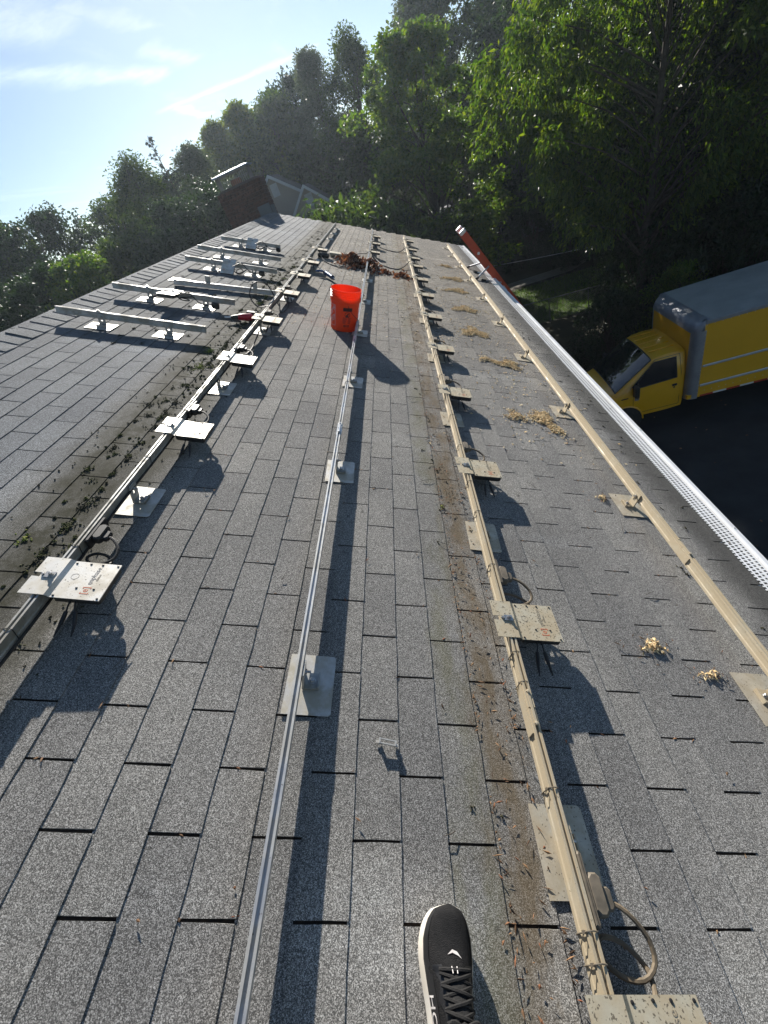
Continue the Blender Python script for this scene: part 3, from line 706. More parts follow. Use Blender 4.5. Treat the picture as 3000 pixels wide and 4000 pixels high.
# ================================================================ MICROINVERTERS
def inverter_meshes(cover, body, cable, logo):
    L = {}
    mb = MB(); hy = .080
    # sheet: tongue over the rail (x -.05..+.03), step down, then the cover (x .04..+.195)
    def sheet(z): return [(-.055, z), (.026, z), (.040, z - .010), (.196, z - .010)]
    top = sheet(.0035); bot = [(x, z - .002) for x, z in top]
    ysn = [-hy, -.008, .010, hy]
    for (y0, y1) in ((-hy, -.008), (-.008, .010), (.010, hy)):
        notch = (y0 == -.008)
        tp = [(-.030, .0035)] + top[1:] if notch else top
        for a, b in zip(tp[:-1], tp[1:]):
            mb.add([(a[0], y0, a[1]), (b[0], y0, b[1]), (b[0], y1, b[1]), (a[0], y1, a[1])], [(0, 1, 2, 3)])
            mb.add([(a[0], y0, a[1] - .002), (b[0], y0, b[1] - .002), (b[0], y1, b[1] - .002), (a[0], y1, a[1] - .002)], [(3, 2, 1, 0)])
        a = tp[0]; mb.add([(a[0], y0, a[1]), (a[0], y1, a[1]), (a[0], y1, a[1] - .002), (a[0], y0, a[1] - .002)], [(0, 1, 2, 3)])
    for y, fl in ((-hy, 0), (hy, 1)):
        for a, b in zip(top[:-1], top[1:]):
            f = [(a[0], y, a[1]), (b[0], y, b[1]), (b[0], y, b[1] - .002), (a[0], y, a[1] - .002)]; mb.add(f, [(3, 2, 1, 0) if not fl else (0, 1, 2, 3)])
    b = top[-1]; mb.add([(b[0], -hy, b[1]), (b[0], hy, b[1]), (b[0], hy, b[1] - .004), (b[0], -hy, b[1] - .004)], [(3, 2, 1, 0)])
    L['cover_plate'] = mb.mesh('cover_plate', cover)
    mb = MB(); mb.box((.118, 0, -.024), (.075, .076, .0145), bev=.006); L['inverter_body'] = mb.mesh('inverter_body', body)
    SC = [(.048, .07), (.095, .072), (.135, .072), (.187, .072), (.187, -.072), (.048, -.072), (.102, -.035), (.158, -.035)]
    mb = MB(); mb.lathe([(0, .003), (.0032, .0022), (.004, 0)], 7); L['screw'] = (mb.mesh('screw', 'black_plastic'), SC)
    mb = MB(); mb.box((.0, .001, .0055), (.016, .012, .002)); mb.lathe([(0, .011), (.006, .0105), (.0065, .004), (.0095, .004), (.0095, 0)], 6, Matrix.Translation((.004, .001, .0075)))
    mb.lathe([(0, .007), (.005, .0065), (.0055, 0)], 6, Matrix.Translation((-.022, .001, .0036)))
    L['clamp_bolt'] = mb.mesh('clamp_bolt', 'steel_bolt')
    # printed logo, reading along the rail
    for nme, body_, size, x, y, mt in (('printed_emblem', '[e]', .030, .142, -.060, 'print_orange'), ('printed_name', 'enphase', .024, .139, -.018, logo), ('printed_subtitle', 'ENERGY', .0085, .152, .0, 'print_grey_faded')):
        me = text_mesh(body_, size, .00012); me.transform(Matrix.Translation((x, y, -.0061)) @ Matrix.Rotation(rad(90), 4, 'Z'))
        me.materials.clear(); me.materials.append(MATS[mt]); L[nme] = me
    mb = MB(); mb.lathe([(.0115, 0), (.0115, .0003), (.0125, .0003), (.0125, 0)], 20, Matrix.Translation((.072, .012, -.0063))); L['printed_ring'] = mb.mesh('printed_ring', 'print_grey_faded')
    # DC leads hanging on the near side
    for i, (x, dx, ln) in enumerate(((.100, -.004, .066), (.116, .022, .062))):
        mb = MB(); z0 = -.024
        p = [(x, -.074, z0), (x + dx * .15, -.074 - ln * .25, z0 - .004), (x + dx * .45, -.074 - ln * .55, z0 - .018)]
        q = [(x + dx * .45, -.074 - ln * .5, z0 - .016), (x + dx * .75, -.074 - ln * .85, z0 - .027), (x + dx, -.074 - ln * 1.12, z0 - .034)]
        mb.tube(p, .003, 6); mb.tube(q, [.0065, .007, .0062], 8)
        m2 = [(q[2][0] + dx * .0, q[2][1], q[2][2]), (q[2][0] + dx * .22, q[2][1] - .026, q[2][2] - .007)]
        mb.tube(m2, [.0048, .004], 8); mb.tube([m2[1], (m2[1][0] + dx * .08, m2[1][1] - .012, m2[1][2] - .003)], .0025, 6)
        L['dc_connector%d' % i] = mb.mesh('dc_connector', 'black_plastic')
    # AC drop: plug beside the rail on the far side and a loop of cable
    mb = MB(); pz = -.018
    mb.box((.021, .245, pz - .006), (.007, .070, .024), bev=.005); mb.box((.042, .235, pz), (.018, .040, .018), bev=.008); mb.box((.066, .228, pz - .002), (.014, .022, .012), bev=.006)
    L['ac_plug'] = mb.mesh('ac_plug', 'dusty_plastic' if cable == 'dusty_cable' else 'black_plastic')
    mb = MB(); pts = []
    ctrl = [(.070, .225, pz), (.105, .205, -.014), (.138, .165, -.018), (.140, .125, -.026), (.105, .100, -.034), (.058, .108, -.044), (.030, .140, -.052), (.048, .168, -.058), (.095, .158, -.056), (.128, .120, -.046), (.122, .090, -.032), (.112, .072, -.024)]
    for i in range(len(ctrl) - 1):
        p0_, p1_, p2_, p3_ = [Vector(ctrl[max(0, min(len(ctrl) - 1, i + k))]) for k in (-1, 0, 1, 2)]
        for u in (0, .33, .66):
            pts.append(.5 * ((2 * p1_) + (p2_ - p0_) * u + (2 * p0_ - 5 * p1_ + 4 * p2_ - p3_) * u * u + (3 * p1_ - p0_ - 3 * p2_ + p3_) * u ** 3))
    pts.append(Vector(ctrl[-1])); mb.tube(pts, .0056, 7); L['ac_cable'] = mb.mesh('ac_cable', cable)
    return L
INV = {'grey': inverter_meshes('inverter_cover', 'black_plastic', 'black_cable', 'print_grey'), 'tan': inverter_meshes('inverter_cover_tan', 'black_plastic', 'dusty_cable', 'print_grey_faded')}
def inverter(M, kind, label, group, far=False, plug=True):
    o = thing('microinverter', label, 'inverter', M, group)
    for k, me in INV[kind].items():
        if far and k in ('printed_subtitle', 'printed_ring', 'screw'): continue
        if k == 'screw':
            for x, y in me[1]: link('screw', me[0], o, Matrix.Translation((x, y, -.0064)))
            continue
        if not plug and k == 'ac_plug': continue
        link(k.rstrip('01'), me, o)
    return o
lists = {1: [.672, 1.733, 2.78, 3.79, 4.83, 5.77, 6.69, 7.84], 3: [-.34, .66, 1.69, 2.72, 3.70, 4.77, 5.76, 6.72, 7.76, 8.51, 9.49, 10.68], 2: [8.49, 9.54, 10.57]}
gname = {1: 'on the rail nearest the ridge', 2: 'at the far end of the bare grey rail', 3: 'on the tan rail right of the sneaker'}
for k, ts in lists.items():
    s, a, base = rail_obj[k]
    for i, t in enumerate(ts):
        pos = 'nearest the camera' if i == 0 else ('farthest away' if i == len(ts) - 1 else ORD[i] + ' from the camera')
        col_ = 'grey' if k == 1 and i < 3 else 'tan'
        inverter(TR(s, t, base + RH + .0005, random.gauss(0, .012)), col_, '%s microinverter %s, %s' % ('pale grey' if col_ == 'grey' else 'tan dusty', gname[k], pos), 'microinverters on the rails', far=t > 3)

# ================================================================ SHORT CROSS RAILS LEFT OF THE FIRST RAIL
short = [('A', 3.36, -2.61, -1.43, [(-2.26, 3.35), (-1.73, 3.34)], None, 'nearest'), ('B', 4.235, -2.59, -1.43, [(-2.24, 4.18), (-1.71, 4.17)], -2.02, 'second nearest'),
         ('D', 5.85, -2.48, -1.33, [(-2.13, 5.86), (-1.62, 5.80)], -1.93, 'fourth nearest'), ('E', 6.64, -2.59, -1.43, [(-2.25, 6.69), (-1.71, 6.64)], None, 'fifth nearest'),
         ('F', 7.62, -2.55, -1.62, [(-2.25, 7.6), (-1.86, 7.59)], -2.06, 'farthest')]
SH = .062
for nme, t, s0, s1, pl, inv, which in short:
    o = thing('cross_rail', 'short grey cross rail left of the first rail, %s of the row' % which, 'rail', TR(s0, t, .112 - RH, rad(-90)), 'short cross rails by the ridge')
    link('rail_bar', rail_mesh(s1 - s0, 'aluminium_dusty_grey'), o)
    mb = MB(); mb.box((RWD / 2 * 0, .33, RH + .003), (.008, .012, .004)); mb.lathe([(0, .01), (.007, .01), (.008, 0)], 6, Matrix.Translation((0, .33, RH + .004))); mb.build('rail_clamp', 'steel_bolt', o)
    for i, (ps, pt) in enumerate(pl):
        mount(ps, t - RWD / 2 - .008, 1, 'grey', 'plate with L foot under the %s short cross rail, %s one' % (which, 'ridge side' if i == 0 else 'lower'), 'roof mounts under the cross rails', rz=rad(-90))
    if inv is not None:
        # cover lies flat towards the camera
        M = TR(inv, t, .1125, rad(-90))
        if nme == 'B': M = M @ Matrix.Rotation(rad(-6), 4, 'Y')
        if nme in 'DF': M = M @ Matrix.Rotation(rad(28 if nme == 'D' else 24), 4, 'Y')
        inverter(M, 'grey', 'pale microinverter on the %s short cross rail' % which, 'microinverters on the cross rails', far=True, plug=False)
        mb = MB()
        x0 = inv + .06
        pts = [(x0, t - .10, .085), (x0 + .10, t - .05, .135), (x0 + .19, t - .06, .06), (x0 + .26, t - .08, .04), (x0 + .33, t - .07, .055)]
        mb.tube(pts, .0048, 6); mb.box((x0 + .36, t - .07, .05), (.035, .018, .028), bev=.008)
        tag(mb.build('plug_cable', 'black_cable', M=RF), 'black cable and plug hanging from the %s short cross rail' % which, 'cable', 'plug cables on the cross rails')
# loose rail lying upside down
o = thing('cross_rail', 'bright loose rail lying flat with two upright brackets, between the short cross rails', 'rail', TR(-2.26, 4.86, .012, rad(-83)))
link('rail_bar', rail_mesh(1.09, 'aluminium_bright'), o, Matrix.Rotation(rad(0), 4, 'Y'))
for y in (.36, .86):
    mb = MB(); mb.box((0, y, RH + .035), (.004, .026, .036)); mb.box((.02, y, RH + .003), (.022, .026, .0035)); mb.tube([(-.012, y, RH + .045), (.012, y, RH + .045)], .009, 8); mb.build('bracket', 'aluminium_dusty_grey', o)
for i, (ps, pt) in enumerate(((-2.28, 5.07), (-1.74, 5.04))):
    mb = MB(); c = .008; mb.prism([(-.077, -.102), (.077 - c, -.102), (.077, -.102 + c), (.077, .102), (-.077, .102)], -.0009, .0009)
    q = mb.build('flashing_plate', 'aluminium_plate', M=TR(ps, pt, .0095, rad(90)))
    tag(q, 'bare flashing plate without a foot behind the loose bright rail, %s one' % ('ridge side' if i == 0 else 'lower'), 'flashing plate', 'bare flashing plates')
# ================================================================ BUCKET
bk_ = thing('bucket', 'orange plastic bucket with white emblem standing on the roof by the bare rail', 'bucket', TR(-.335, 4.17, .008))
BR0, BR1, BH = .128, .1455, .368
def brad(z): return BR0 + (BR1 - BR0) * z / BH
outer = [(.0, .004), (BR0 - .012, .004), (BR0 - .004, .0), (BR0, .006)] + [(brad(z), z) for z in (.06, .12, .18, .235, .262)]
outer += [(brad(.262) + .007, .266), (brad(.30) + .006, .300), (brad(.303), .304), (brad(.313), .314), (brad(.316) + .005, .317), (brad(.322) + .005, .322), (brad(.325), .325), (brad(.335), .335), (brad(.338) + .005, .339), (brad(.343) + .005, .344), (brad(.346), .347), (brad(.358), .358), (brad(.36) + .004, .361), (brad(BH) + .003, BH)]
inner = [(brad(z) - .003, z) for z in (BH, .34, .30, .27, .2, .1, .02)] + [(BR0 - .012, .012), (0, .012)]
mb = MB(); mb.lathe(outer + inner, 64); mb.build('bucket_shell', 'orange_plastic', bk_, smooth=True)
def wrap(me, ang0, z0, off=.0012, mat=None):
    # bend a flat mesh (x right, y up) round the bucket; ang0 is the direction of x = 0
    for v in me.vertices:
        x, y, z = v.co; r = brad(z0 + y) + off + max(0, z); a = ang0 + x / r; v.co = (r * math.cos(a), r * math.sin(a), z0 + y)
    if mat: me.materials.clear(); me.materials.append(MATS[mat])
    me.update(); return me
def flat(polys, mat, ang0, z0, off=.0010, name='print', sub=.012):
    mb = MB()
    for (x0, y0, x1, y1) in polys:
        nx = max(1, int((x1 - x0) / sub)); P = [[(x0 + (x1 - x0) * i / nx, yy, 0) for i in range(nx + 1)] for yy in (y0, y1)]; mb.grid(P)
    return wrap(mb.mesh(name, mat), ang0, z0, off)
LA = rad(-90 - 66)
link('emblem_frame', flat([(-.068, 0, .068, .0035), (-.068, .1865, .068, .19), (-.068, .0035, -.0645, .1865), (.0645, .0035, .068, .1865)], 'print_white', LA, .045, name='emblem_frame'), bk_)
tm = text_mesh('THE\nHOME\nDEPOT', .058, .0001); tm.transform(Matrix.Translation((-.022, .118, 0)) @ Matrix.Rotation(rad(42), 4, 'Z') @ Matrix.Translation((-.055, .02, 0)))
bmx = bmesh.new(); bmx.from_mesh(tm)
for co, no in (((-.063, 0, 0), (-1, 0, 0)), ((.063, 0, 0), (1, 0, 0)), ((0, .006, 0), (0, -1, 0)), ((0, .184, 0), (0, 1, 0))):
    bmesh.ops.bisect_plane(bmx, geom=bmx.verts[:] + bmx.edges[:] + bmx.faces[:], plane_co=co, plane_no=no, clear_outer=True)
bmx.to_mesh(tm); bmx.free(); link('emblem_letters', wrap(tm, LA, .045, .0013, 'print_white'), bk_)
LB = rad(-90 + 15)
link('warning_heading', flat([(-.045, .150, .045, .182)], 'print_black', LB, .045, name='warning_heading'), bk_)
mb = MB(); mb.lathe([(.022, 0), (.022, .0002), (.026, .0002), (.026, 0)], 20, Matrix.Translation((0, .118, 0)))
mb.box((-.004, .112, 0), (.010, .008, .0002)); mb.box((.004, .124, 0), (.006, .007, .0002)); mb.box((0, .103, 0), (.014, .004, .0002)); mb.box((.0, .117, 0), (.024, .0022, .0002), Matrix.Rotation(rad(40), 3, 'Z'))
link('warning_pictogram', wrap(mb.mesh('warning_pictogram', 'print_black'), LB, .045, .0012), bk_)
ln = [(-.043, .088 - i * .0085, -.043 + random.uniform(.03, .05), .0925 - i * .0085) for i in range(7)] + [(.004 + .004, .088 - i * .0085, random.uniform(.03, .043), .0925 - i * .0085) for i in range(7)]
link('warning_text', flat(ln, 'print_dark_red', LB, .045, name='warning_text'), bk_)
link('barcode', flat([(-.03 + i * .008, .004, -.03 + i * .008 + random.uniform(.003, .006), .026) for i in range(7)], 'print_black', LB, .045, name='barcode'), bk_)
mb = MB(); a0 = rad(-78)
for a in (a0, a0 + math.pi): mb.box((math.cos(a) * (brad(.26) + .008), math.sin(a) * (brad(.26) + .008), .258), (.012, .008, .010), Matrix.Rotation(a + rad(90), 3, 'Z'))
mb.build('handle_ear', 'orange_plastic', bk_)
mb = MB(); mb.tube([(math.cos(a0 + math.pi * u) * (brad(.2) + .014), math.sin(a0 + math.pi * u) * (brad(.2) + .014), .258 - .165 * math.sin(math.pi * u) ** .7) for u in np.linspace(0, 1, 22)], .0022, 6); mb.build('handle_wire', 'black_cable', bk_)

# ================================================================ TOOLS
a, b = Vector((-.555, 6.02, .045)), Vector((-1.00, 6.78, .075)); dr = (b - a).normalized()
ck = thing('caulking_gun', 'dark blue caulking gun lying beside the bucket and the first rail', 'caulking gun', RF @ Matrix.Translation((a + b) / 2) @ dr.to_track_quat('X', 'Z').to_matrix().to_4x4())
mb = MB(); mb.tube([(-.27, 0, 0), (-.03, 0, 0)], .027, 14); mb.build('cartridge_barrel', 'tool_blue', ck, smooth=True)
mb = MB(); mb.lathe([(.028, 0), (.030, .004), (.030, .012), (.028, .016)], 14, Matrix.Translation((-.278, 0, 0)) @ Matrix.Rotation(rad(90), 4, 'Y')); mb.lathe([(.028, 0), (.031, .004), (.031, .014), (.0, .016)], 14, Matrix.Translation((-.035, 0, 0)) @ Matrix.Rotation(rad(90), 4, 'Y')); mb.build('barrel_ring', 'black_plastic', ck)
mb = MB(); mb.tube([(-.285, 0, 0), (-.31, 0, 0), (-.36, 0, -.006)], [.012, .008, .004], 8); mb.build('nozzle', 'steel_bolt', ck)
mb = MB(); mb.tube([(-.03, 0, 0), (.28, 0, .004)], .0045, 6); mb.tube([(.28, 0, .004), (.29, 0, -.02), (.285, 0, -.035)], .0045, 6); mb.build('plunger_rod', 'steel_bolt', ck)
mb = MB(); mb.box((.005, 0, .0), (.032, .012, .018), bev=.005); mb.tube([(.025, .01, 0), (.045, .06, .0), (.055, .11, -.005)], [.012, .013, .011], 8); mb.tube([(-.012, .012, 0), (.005, .055, .005), (.0, .095, .0)], [.007, .007, .006], 8); mb.build('grip', 'tool_blue', ck)
dv = thing('impact_driver', 'red and black impact driver lying against the first rail', 'power tool', TR(-1.26, 3.96, .01, rad(25)))
mb = MB(); mb.tube([(-.07, 0, .035), (-.03, 0, .035), (.05, 0, .035), (.065, 0, .035)], [.022, .031, .033, .026], 12); mb.build('motor_body', 'tool_red', dv, smooth=True)
mb = MB(); mb.tube([(-.072, 0, .035), (-.105, 0, .035), (-.135, 0, .034)], [.021, .017, .009], 10); mb.build('gear_case', 'black_plastic', dv, smooth=True)
mb = MB(); mb.tube([(-.13, 0, .034), (-.19, 0, .033)], [.008, .0065], 8); mb.build('bit', 'ladder_aluminium', dv)
mb = MB(); mb.tube([(.02, .0, .03), (.05, .06, .026), (.07, .10, .026)], [.018, .017, .018], 8); mb.build('grip', 'black_plastic', dv, smooth=True)
mb = MB(); mb.box((.085, .125, .026), (.05, .028, .024), Matrix.Rotation(rad(-20), 3, 'Z'), bev=.008); mb.build('battery', 'black_plastic', dv)
# loose inverter box and black junction box near the leaf pile
mb = MB(); mb.box((0, 0, .028), (.135, .085, .024), bev=.012)
lb = thing('loose_inverter', 'tan unmounted inverter box lying on the shingles by the leaf pile', 'inverter', TR(-.73, 8.05, .008, rad(4)))
mb.build('inverter_case', 'inverter_cover_tan', lb); mb = MB(); mb.tube([(-.13, -.03, .02), (-.2, -.05, .03), (-.3, -.02, .01)], .005, 6); mb.build('lead', 'black_cable', lb)
mb = MB(); mb.tube([(-.10, 0, .03), (-.07, 0, .035), (.06, 0, .035), (.09, 0, .03)], [.02, .034, .036, .02], 10)
tag(mb.build('junction_box', 'black_plastic', M=TR(-.93, 7.72, .008, rad(10)), smooth=True), 'black rounded junction box between the first rail and leaf pile', 'junction box')
def spline(ctrl, k=6):
    pts = []
    for i in range(len(ctrl) - 1):
        P = [Vector(ctrl[max(0, min(len(ctrl) - 1, i + q))]) for q in (-1, 0, 1, 2)]
        for u in np.linspace(0, 1, k, endpoint=False): pts.append(.5 * ((2 * P[1]) + (P[2] - P[0]) * u + (2 * P[0] - 5 * P[1] + 4 * P[2] - P[3]) * u * u + (3 * P[1] - P[0] - 3 * P[2] + P[3]) * u ** 3))
    return pts + [Vector(ctrl[-1])]
for ctrl, lab, r in (
        ([(-1.07, 8.1, .10), (-1.0, 7.75, .06), (-.86, 7.38, .014), (-.6, 7.12, .014), (-.35, 7.2, .02)], 'black cable from the first rail into the leaf pile', .007),
        ([(-.82, 7.75, .03), (-.6, 7.72, .02), (-.4, 8.0, .09), (-.25, 8.3, .08), (-.19, 8.55, .1)], 'black cable arching over the back of the leaf pile', .007),
        ([(-.19, 8.5, .1), (-.05, 8.15, .03), (.12, 7.75, .014), (.35, 7.75, .016), (.53, 8.15, .09)], 'black cable from the leaf pile to the tan rail', .008),
        ([(-.19, 10.2, .09), (-.02, 9.75, .02), (.2, 9.5, .014), (.4, 9.55, .016), (.53, 9.8, .09)], 'black cable crossing near the far roof edge', .007),
        ([(-1.10, 4.35, .08), (-1.22, 4.30, .06), (-1.31, 4.36, .14), (-1.29, 4.5, .23), (-1.19, 4.62, .20), (-1.11, 4.62, .08), (-1.06, 4.55, .03)], 'black cable loop standing left of the first rail', .006),
        ([(-1.05, 4.55, .05), (-1.0, 4.35, .02), (-.97, 4.6, .02), (-1.02, 4.85, .06)], 'black cable hanging right of the first rail behind the bucket', .006),
        ([(-1.06, 2.95, .06), (-1.045, 3.1, .02), (-1.04, 3.3, .012), (-1.05, 3.6, .05)], 'slack black cable under the first rail', .006)):
    mb = MB(); mb.tube(spline(ctrl), r, 6); tag(mb.build('cable', 'black_cable', M=RF, smooth=True), lab, 'cable', 'loose black cables')
# small metal clip near the sneaker
mb = MB()
for y in (-.006, .006): mb.box((0, y, .016), (.024, .0016, .003))
for x in (-.024, .024): mb.box((x, 0, .011), (.0022, .008, .009)); mb.box((x + .004 * (1 if x > 0 else -1), 0, .004), (.006, .004, .002))
tag(mb.build('metal_clip', 'aluminium_plate', M=TR(.09, .235, .008, rad(-8))), 'small pale metal clip on the shingles in front of the sneaker', 'clip')

# ================================================================ LITTER, MOSS, LEAVES
OCT = np.array([[1, 0, 0], [-1, 0, 0], [0, 1, 0], [0, -1, 0], [0, 0, 1], [0, 0, -1]], float)
OF = np.array([[0, 2, 4], [2, 1, 4], [1, 3, 4], [3, 0, 4], [2, 0, 5], [1, 2, 5], [3, 1, 5], [0, 3, 5]])
def bits(P, L, Wd, Hh, tilt=.35):
    n = len(P); sz = np.stack([L, Wd, Hh], 1)[:, None, :]
    V = OCT[None] * sz * (1 + rng.normal(0, .25, (n, 6, 1)))
    az = rng.uniform(0, 2 * np.pi, n); el = rng.normal(0, tilt, n)
    ca, sa, ce, se = np.cos(az), np.sin(az), np.cos(el), np.sin(el)
    x, y, z = V[..., 0], V[..., 1], V[..., 2]
    x2 = x * ce[:, None] - z * se[:, None]; z2 = x * se[:, None] + z * ce[:, None]
    V = np.stack([x2 * ca[:, None] - y * sa[:, None], x2 * sa[:, None] + y * ca[:, None], z2], 2) + P[:, None, :]
    F = OF[None] + (np.arange(n) * 6)[:, None, None]
    return V.reshape(-1, 3), F.reshape(-1, 3)
def clump(cs, ct, rs, rt, n, h, ang=0.0, core=0.0):
    r = np.where(rng.uniform(0, 1, n) < core, rng.uniform(0, 1, n) ** .6 * .85, np.minimum(np.abs(rng.normal(0, .55, n)), 1.4)); a = rng.uniform(0, 2 * np.pi, n)
    nz = 1 + .35 * np.sin(3 * a + cs * 9) + .25 * np.sin(5 * a + ct * 7)
    x, y = r * np.cos(a) * rs * nz, r * np.sin(a) * rt * nz
    z = .009 + rng.uniform(0, 1, n) * h * np.exp(-r * r * 1.6)
    c_, s_ = math.cos(ang), math.sin(ang)
    return np.stack([cs + x * c_ - y * s_, ct + x * s_ + y * c_, z], 1)
piles = [(1.26, 8.75, .13, .15, 500, 'farthest, near the ladder bracket'), (1.26, 7.62, .22, .16, 1000, 'second row beyond the ladder foot, flat and wide'), (1.19, 6.74, .21, .15, 1200, 'level with the lower end of the ladder bracket'),
         (1.16, 5.68, .19, .15, 1300, 'between the tan rails, middle of the row'), (1.12, 4.68, .17, .18, 1500, 'large rounded, level with the bucket rim'), (1.09, 3.82, .08, .08, 160, 'small thin, beside the larger heap at its right'),
         (1.30, 3.76, .14, .12, 800, 'right of a smaller thin one, ahead of the truck cab'), (1.33, 2.60, .09, .20, 1000, 'long slanting, nearest of the big ones'), (1.10, 2.62, .10, .10, 200, 'thin scatter left of the long slanting heap'),
         (1.38, 1.66, .03, .035, 45, 'tiny, left of the second plate by the gutter rail'), (1.175, .655, .05, .035, 110, 'small orange-brown, nearest one in the lower right'), (1.35, .545, .04, .022, 50, 'tiny nearest one by the right edge')]
for cs, ct, rs, rt, n, lab in piles:
    n = int(n * 1.7); n = n if ct > 2 else n // 2; P = clump(cs, ct, rs, rt, n, .014, .25, .7); V, F = bits(P, rng.uniform(.006, .013, n), rng.uniform(.003, .006, n), rng.uniform(.0012, .003, n), .45)
    tag(link('debris_heap', np_mesh('debris_heap', V, F, 'litter_tan'), None, RF), 'heap of tan seed husks on the shingles, ' + lab, 'debris', 'tan debris heaps between the tan rails', 'stuff')
# brown litter along the run-off strip and round the heaps
P = []
for _ in range(1500):
    u = random.random()
    if u < .50: s = .40 + abs(random.gauss(0, .045)) + .03 * math.sin(_); t = random.uniform(-.5, 7.5); 
    elif u < .62: s = random.gauss(.47, .07); t = random.choice([.98, 1.5, .35, 2.1, 3.0, -.2]) + random.gauss(0, .06)
    elif u < .80:
        c_ = random.choice(piles); s = random.gauss(c_[0], c_[2] * 1.5); t = random.gauss(c_[1], c_[3] * 1.2)
    elif u < .92: s = random.uniform(-.9, .5); t = random.uniform(5.0, 9.5)
    else: s = random.uniform(-1.0, 1.7); t = random.uniform(-.4, 6)
    if s > 1.9: continue
    k = round(s / EXPO)
    if random.random() < .45: s = k * EXPO + random.gauss(.006, .006)
    P.append((s, t, .010 + random.random() * .004))
for _ in range(900):   # wedged in the slots between tabs
    k = random.randint(-8, 13); j = random.randint(-2, 22)
    if random.random() < .55: continue
    s = (k + random.random()) * EXPO; t = j * TABL + (0 if k % 2 == 0 else TABL / 2) + random.gauss(0, .004)
    P.append((s, t, .005))
P = np.array(P); n = len(P); V, F = bits(P, rng.uniform(.004, .013, n), rng.uniform(.0015, .0035, n), rng.uniform(.001, .002, n), .25)
tag(link('leaf_litter', np_mesh('leaf_litter', V, F, 'litter_brown'), None, RF), 'brown leaf crumbs scattered along the shingle joints', 'leaf litter', kind='stuff')
P = []
for _ in range(1500):
    u = random.random()
    if u < .6: s = random.uniform(-.9, .9); t = random.uniform(4.0, 10.5)
    else: s = random.gauss(1.2, .3); t = random.uniform(2, 9)
    P.append((s, t, .011))
for _ in range(160): P.append((random.gauss(-.1, .1) if _ % 2 else random.gauss(-.45, .2), random.gauss(9.3, .3) if _ % 3 else random.gauss(6.6, .25), .011))
P = np.array(P); P = P[P[:, 0] < 1.9]; n = len(P); V, F = bits(P, rng.uniform(.006, .017, n), rng.uniform(.004, .009, n), rng.uniform(.001, .003, n), .3)
tag(link('leaf_litter', np_mesh('leaf_litter', V, F, 'litter_tan'), None, RF), 'pale dry flakes strewn over the far half of the roof', 'leaf litter', kind='stuff')
# twigs
mb = MB()
for _ in range(60):
    s, t = (random.gauss(.45, .12), random.uniform(-.2, 7)) if _ < 30 else (random.uniform(-.9, 1.8), random.uniform(0, 8))
    a = random.uniform(0, 6.28); l = random.uniform(.02, .07); p_ = Vector((s, t, .0115)); q_ = p_ + Vector((math.cos(a) * l, math.sin(a) * l, random.uniform(0, .006))); md = (p_ + q_) / 2 + Vector((random.gauss(0, .006), random.gauss(0, .006), .003))
    mb.tube([p_, md, q_], [.0014, .0012, .0008], 4)
tag(mb.build('twigs', 'bark', M=RF), 'thin dark twigs lying about on the shingles', 'twigs', kind='stuff')
# moss: blotches of small cushions left of the first rail
def moss(name, mat, spots, lab, size=(.004, .011)):
    P = []
    for cs, ct, r, n in spots: P.append(clump(cs, ct, r, r * 1.5, n, .010))
    P = np.vstack(P); P[:, 2] = .0062 + (P[:, 2] - .009) * .35; n = len(P); V, F = bits(P, rng.uniform(*size, n), rng.uniform(*size, n), rng.uniform(.0015, .0035, n), .3)
    tag(link(name, np_mesh(name, V, F, mat), None, RF), lab, 'moss', kind='stuff')
sp = []
for _ in range(420):
    t = random.uniform(-.3, 6.8); s = random.gauss(-1.27 + .03 * math.sin(t * 3), .07)
    if s > -1.13 or s < -1.58: continue
    if random.random() < .55: s = round(s / EXPO) * EXPO + random.gauss(.008, .008)
    sp.append((s, t, random.choice((.004, .006, .012, .030)) * random.uniform(.7, 1.3), random.randint(10, 70)))
moss('moss', 'moss_green', [x for i, x in enumerate(sp) if i % 3], 'olive moss cushions left of the first rail', (.002, .0055))
moss('moss', 'moss_dark', [x for i, x in enumerate(sp) if i % 3 == 0] + [(random.uniform(-2.4, -1.5), random.uniform(3.0, 7), .03, 30) for _ in range(40)] + [(random.uniform(-1.55, -.98), random.uniform(-.3, 5.5), .005, 3) for _ in range(420)] + [(random.gauss(-1.3, .08), random.uniform(6, 11), .03, 28) for _ in range(80)] + [(random.uniform(1.55, 1.9), random.uniform(.3, 6), .012, 10) for _ in range(60)] + [(random.gauss(.37, .05), random.uniform(0, 5), .008, 6) for _ in range(30)], 'black moss crumbs on the shingles beside the first rail and gutter', (.002, .0055))
moss('moss', 'moss_bright', [(-1.33, 3.12, .05, 130), (-1.30, 2.78, .06, 160), (-1.28, 4.62, .06, 120), (-1.25, 5.9, .05, 90), (-1.27, 4.95, .03, 50), (-1.24, 6.7, .04, 60), (-1.37, .93, .03, 40), (-1.4, .62, .04, 60), (.39, 1.42, .012, 25)], 'bright yellow-green moss tufts by the cross rails', (.003, .007))
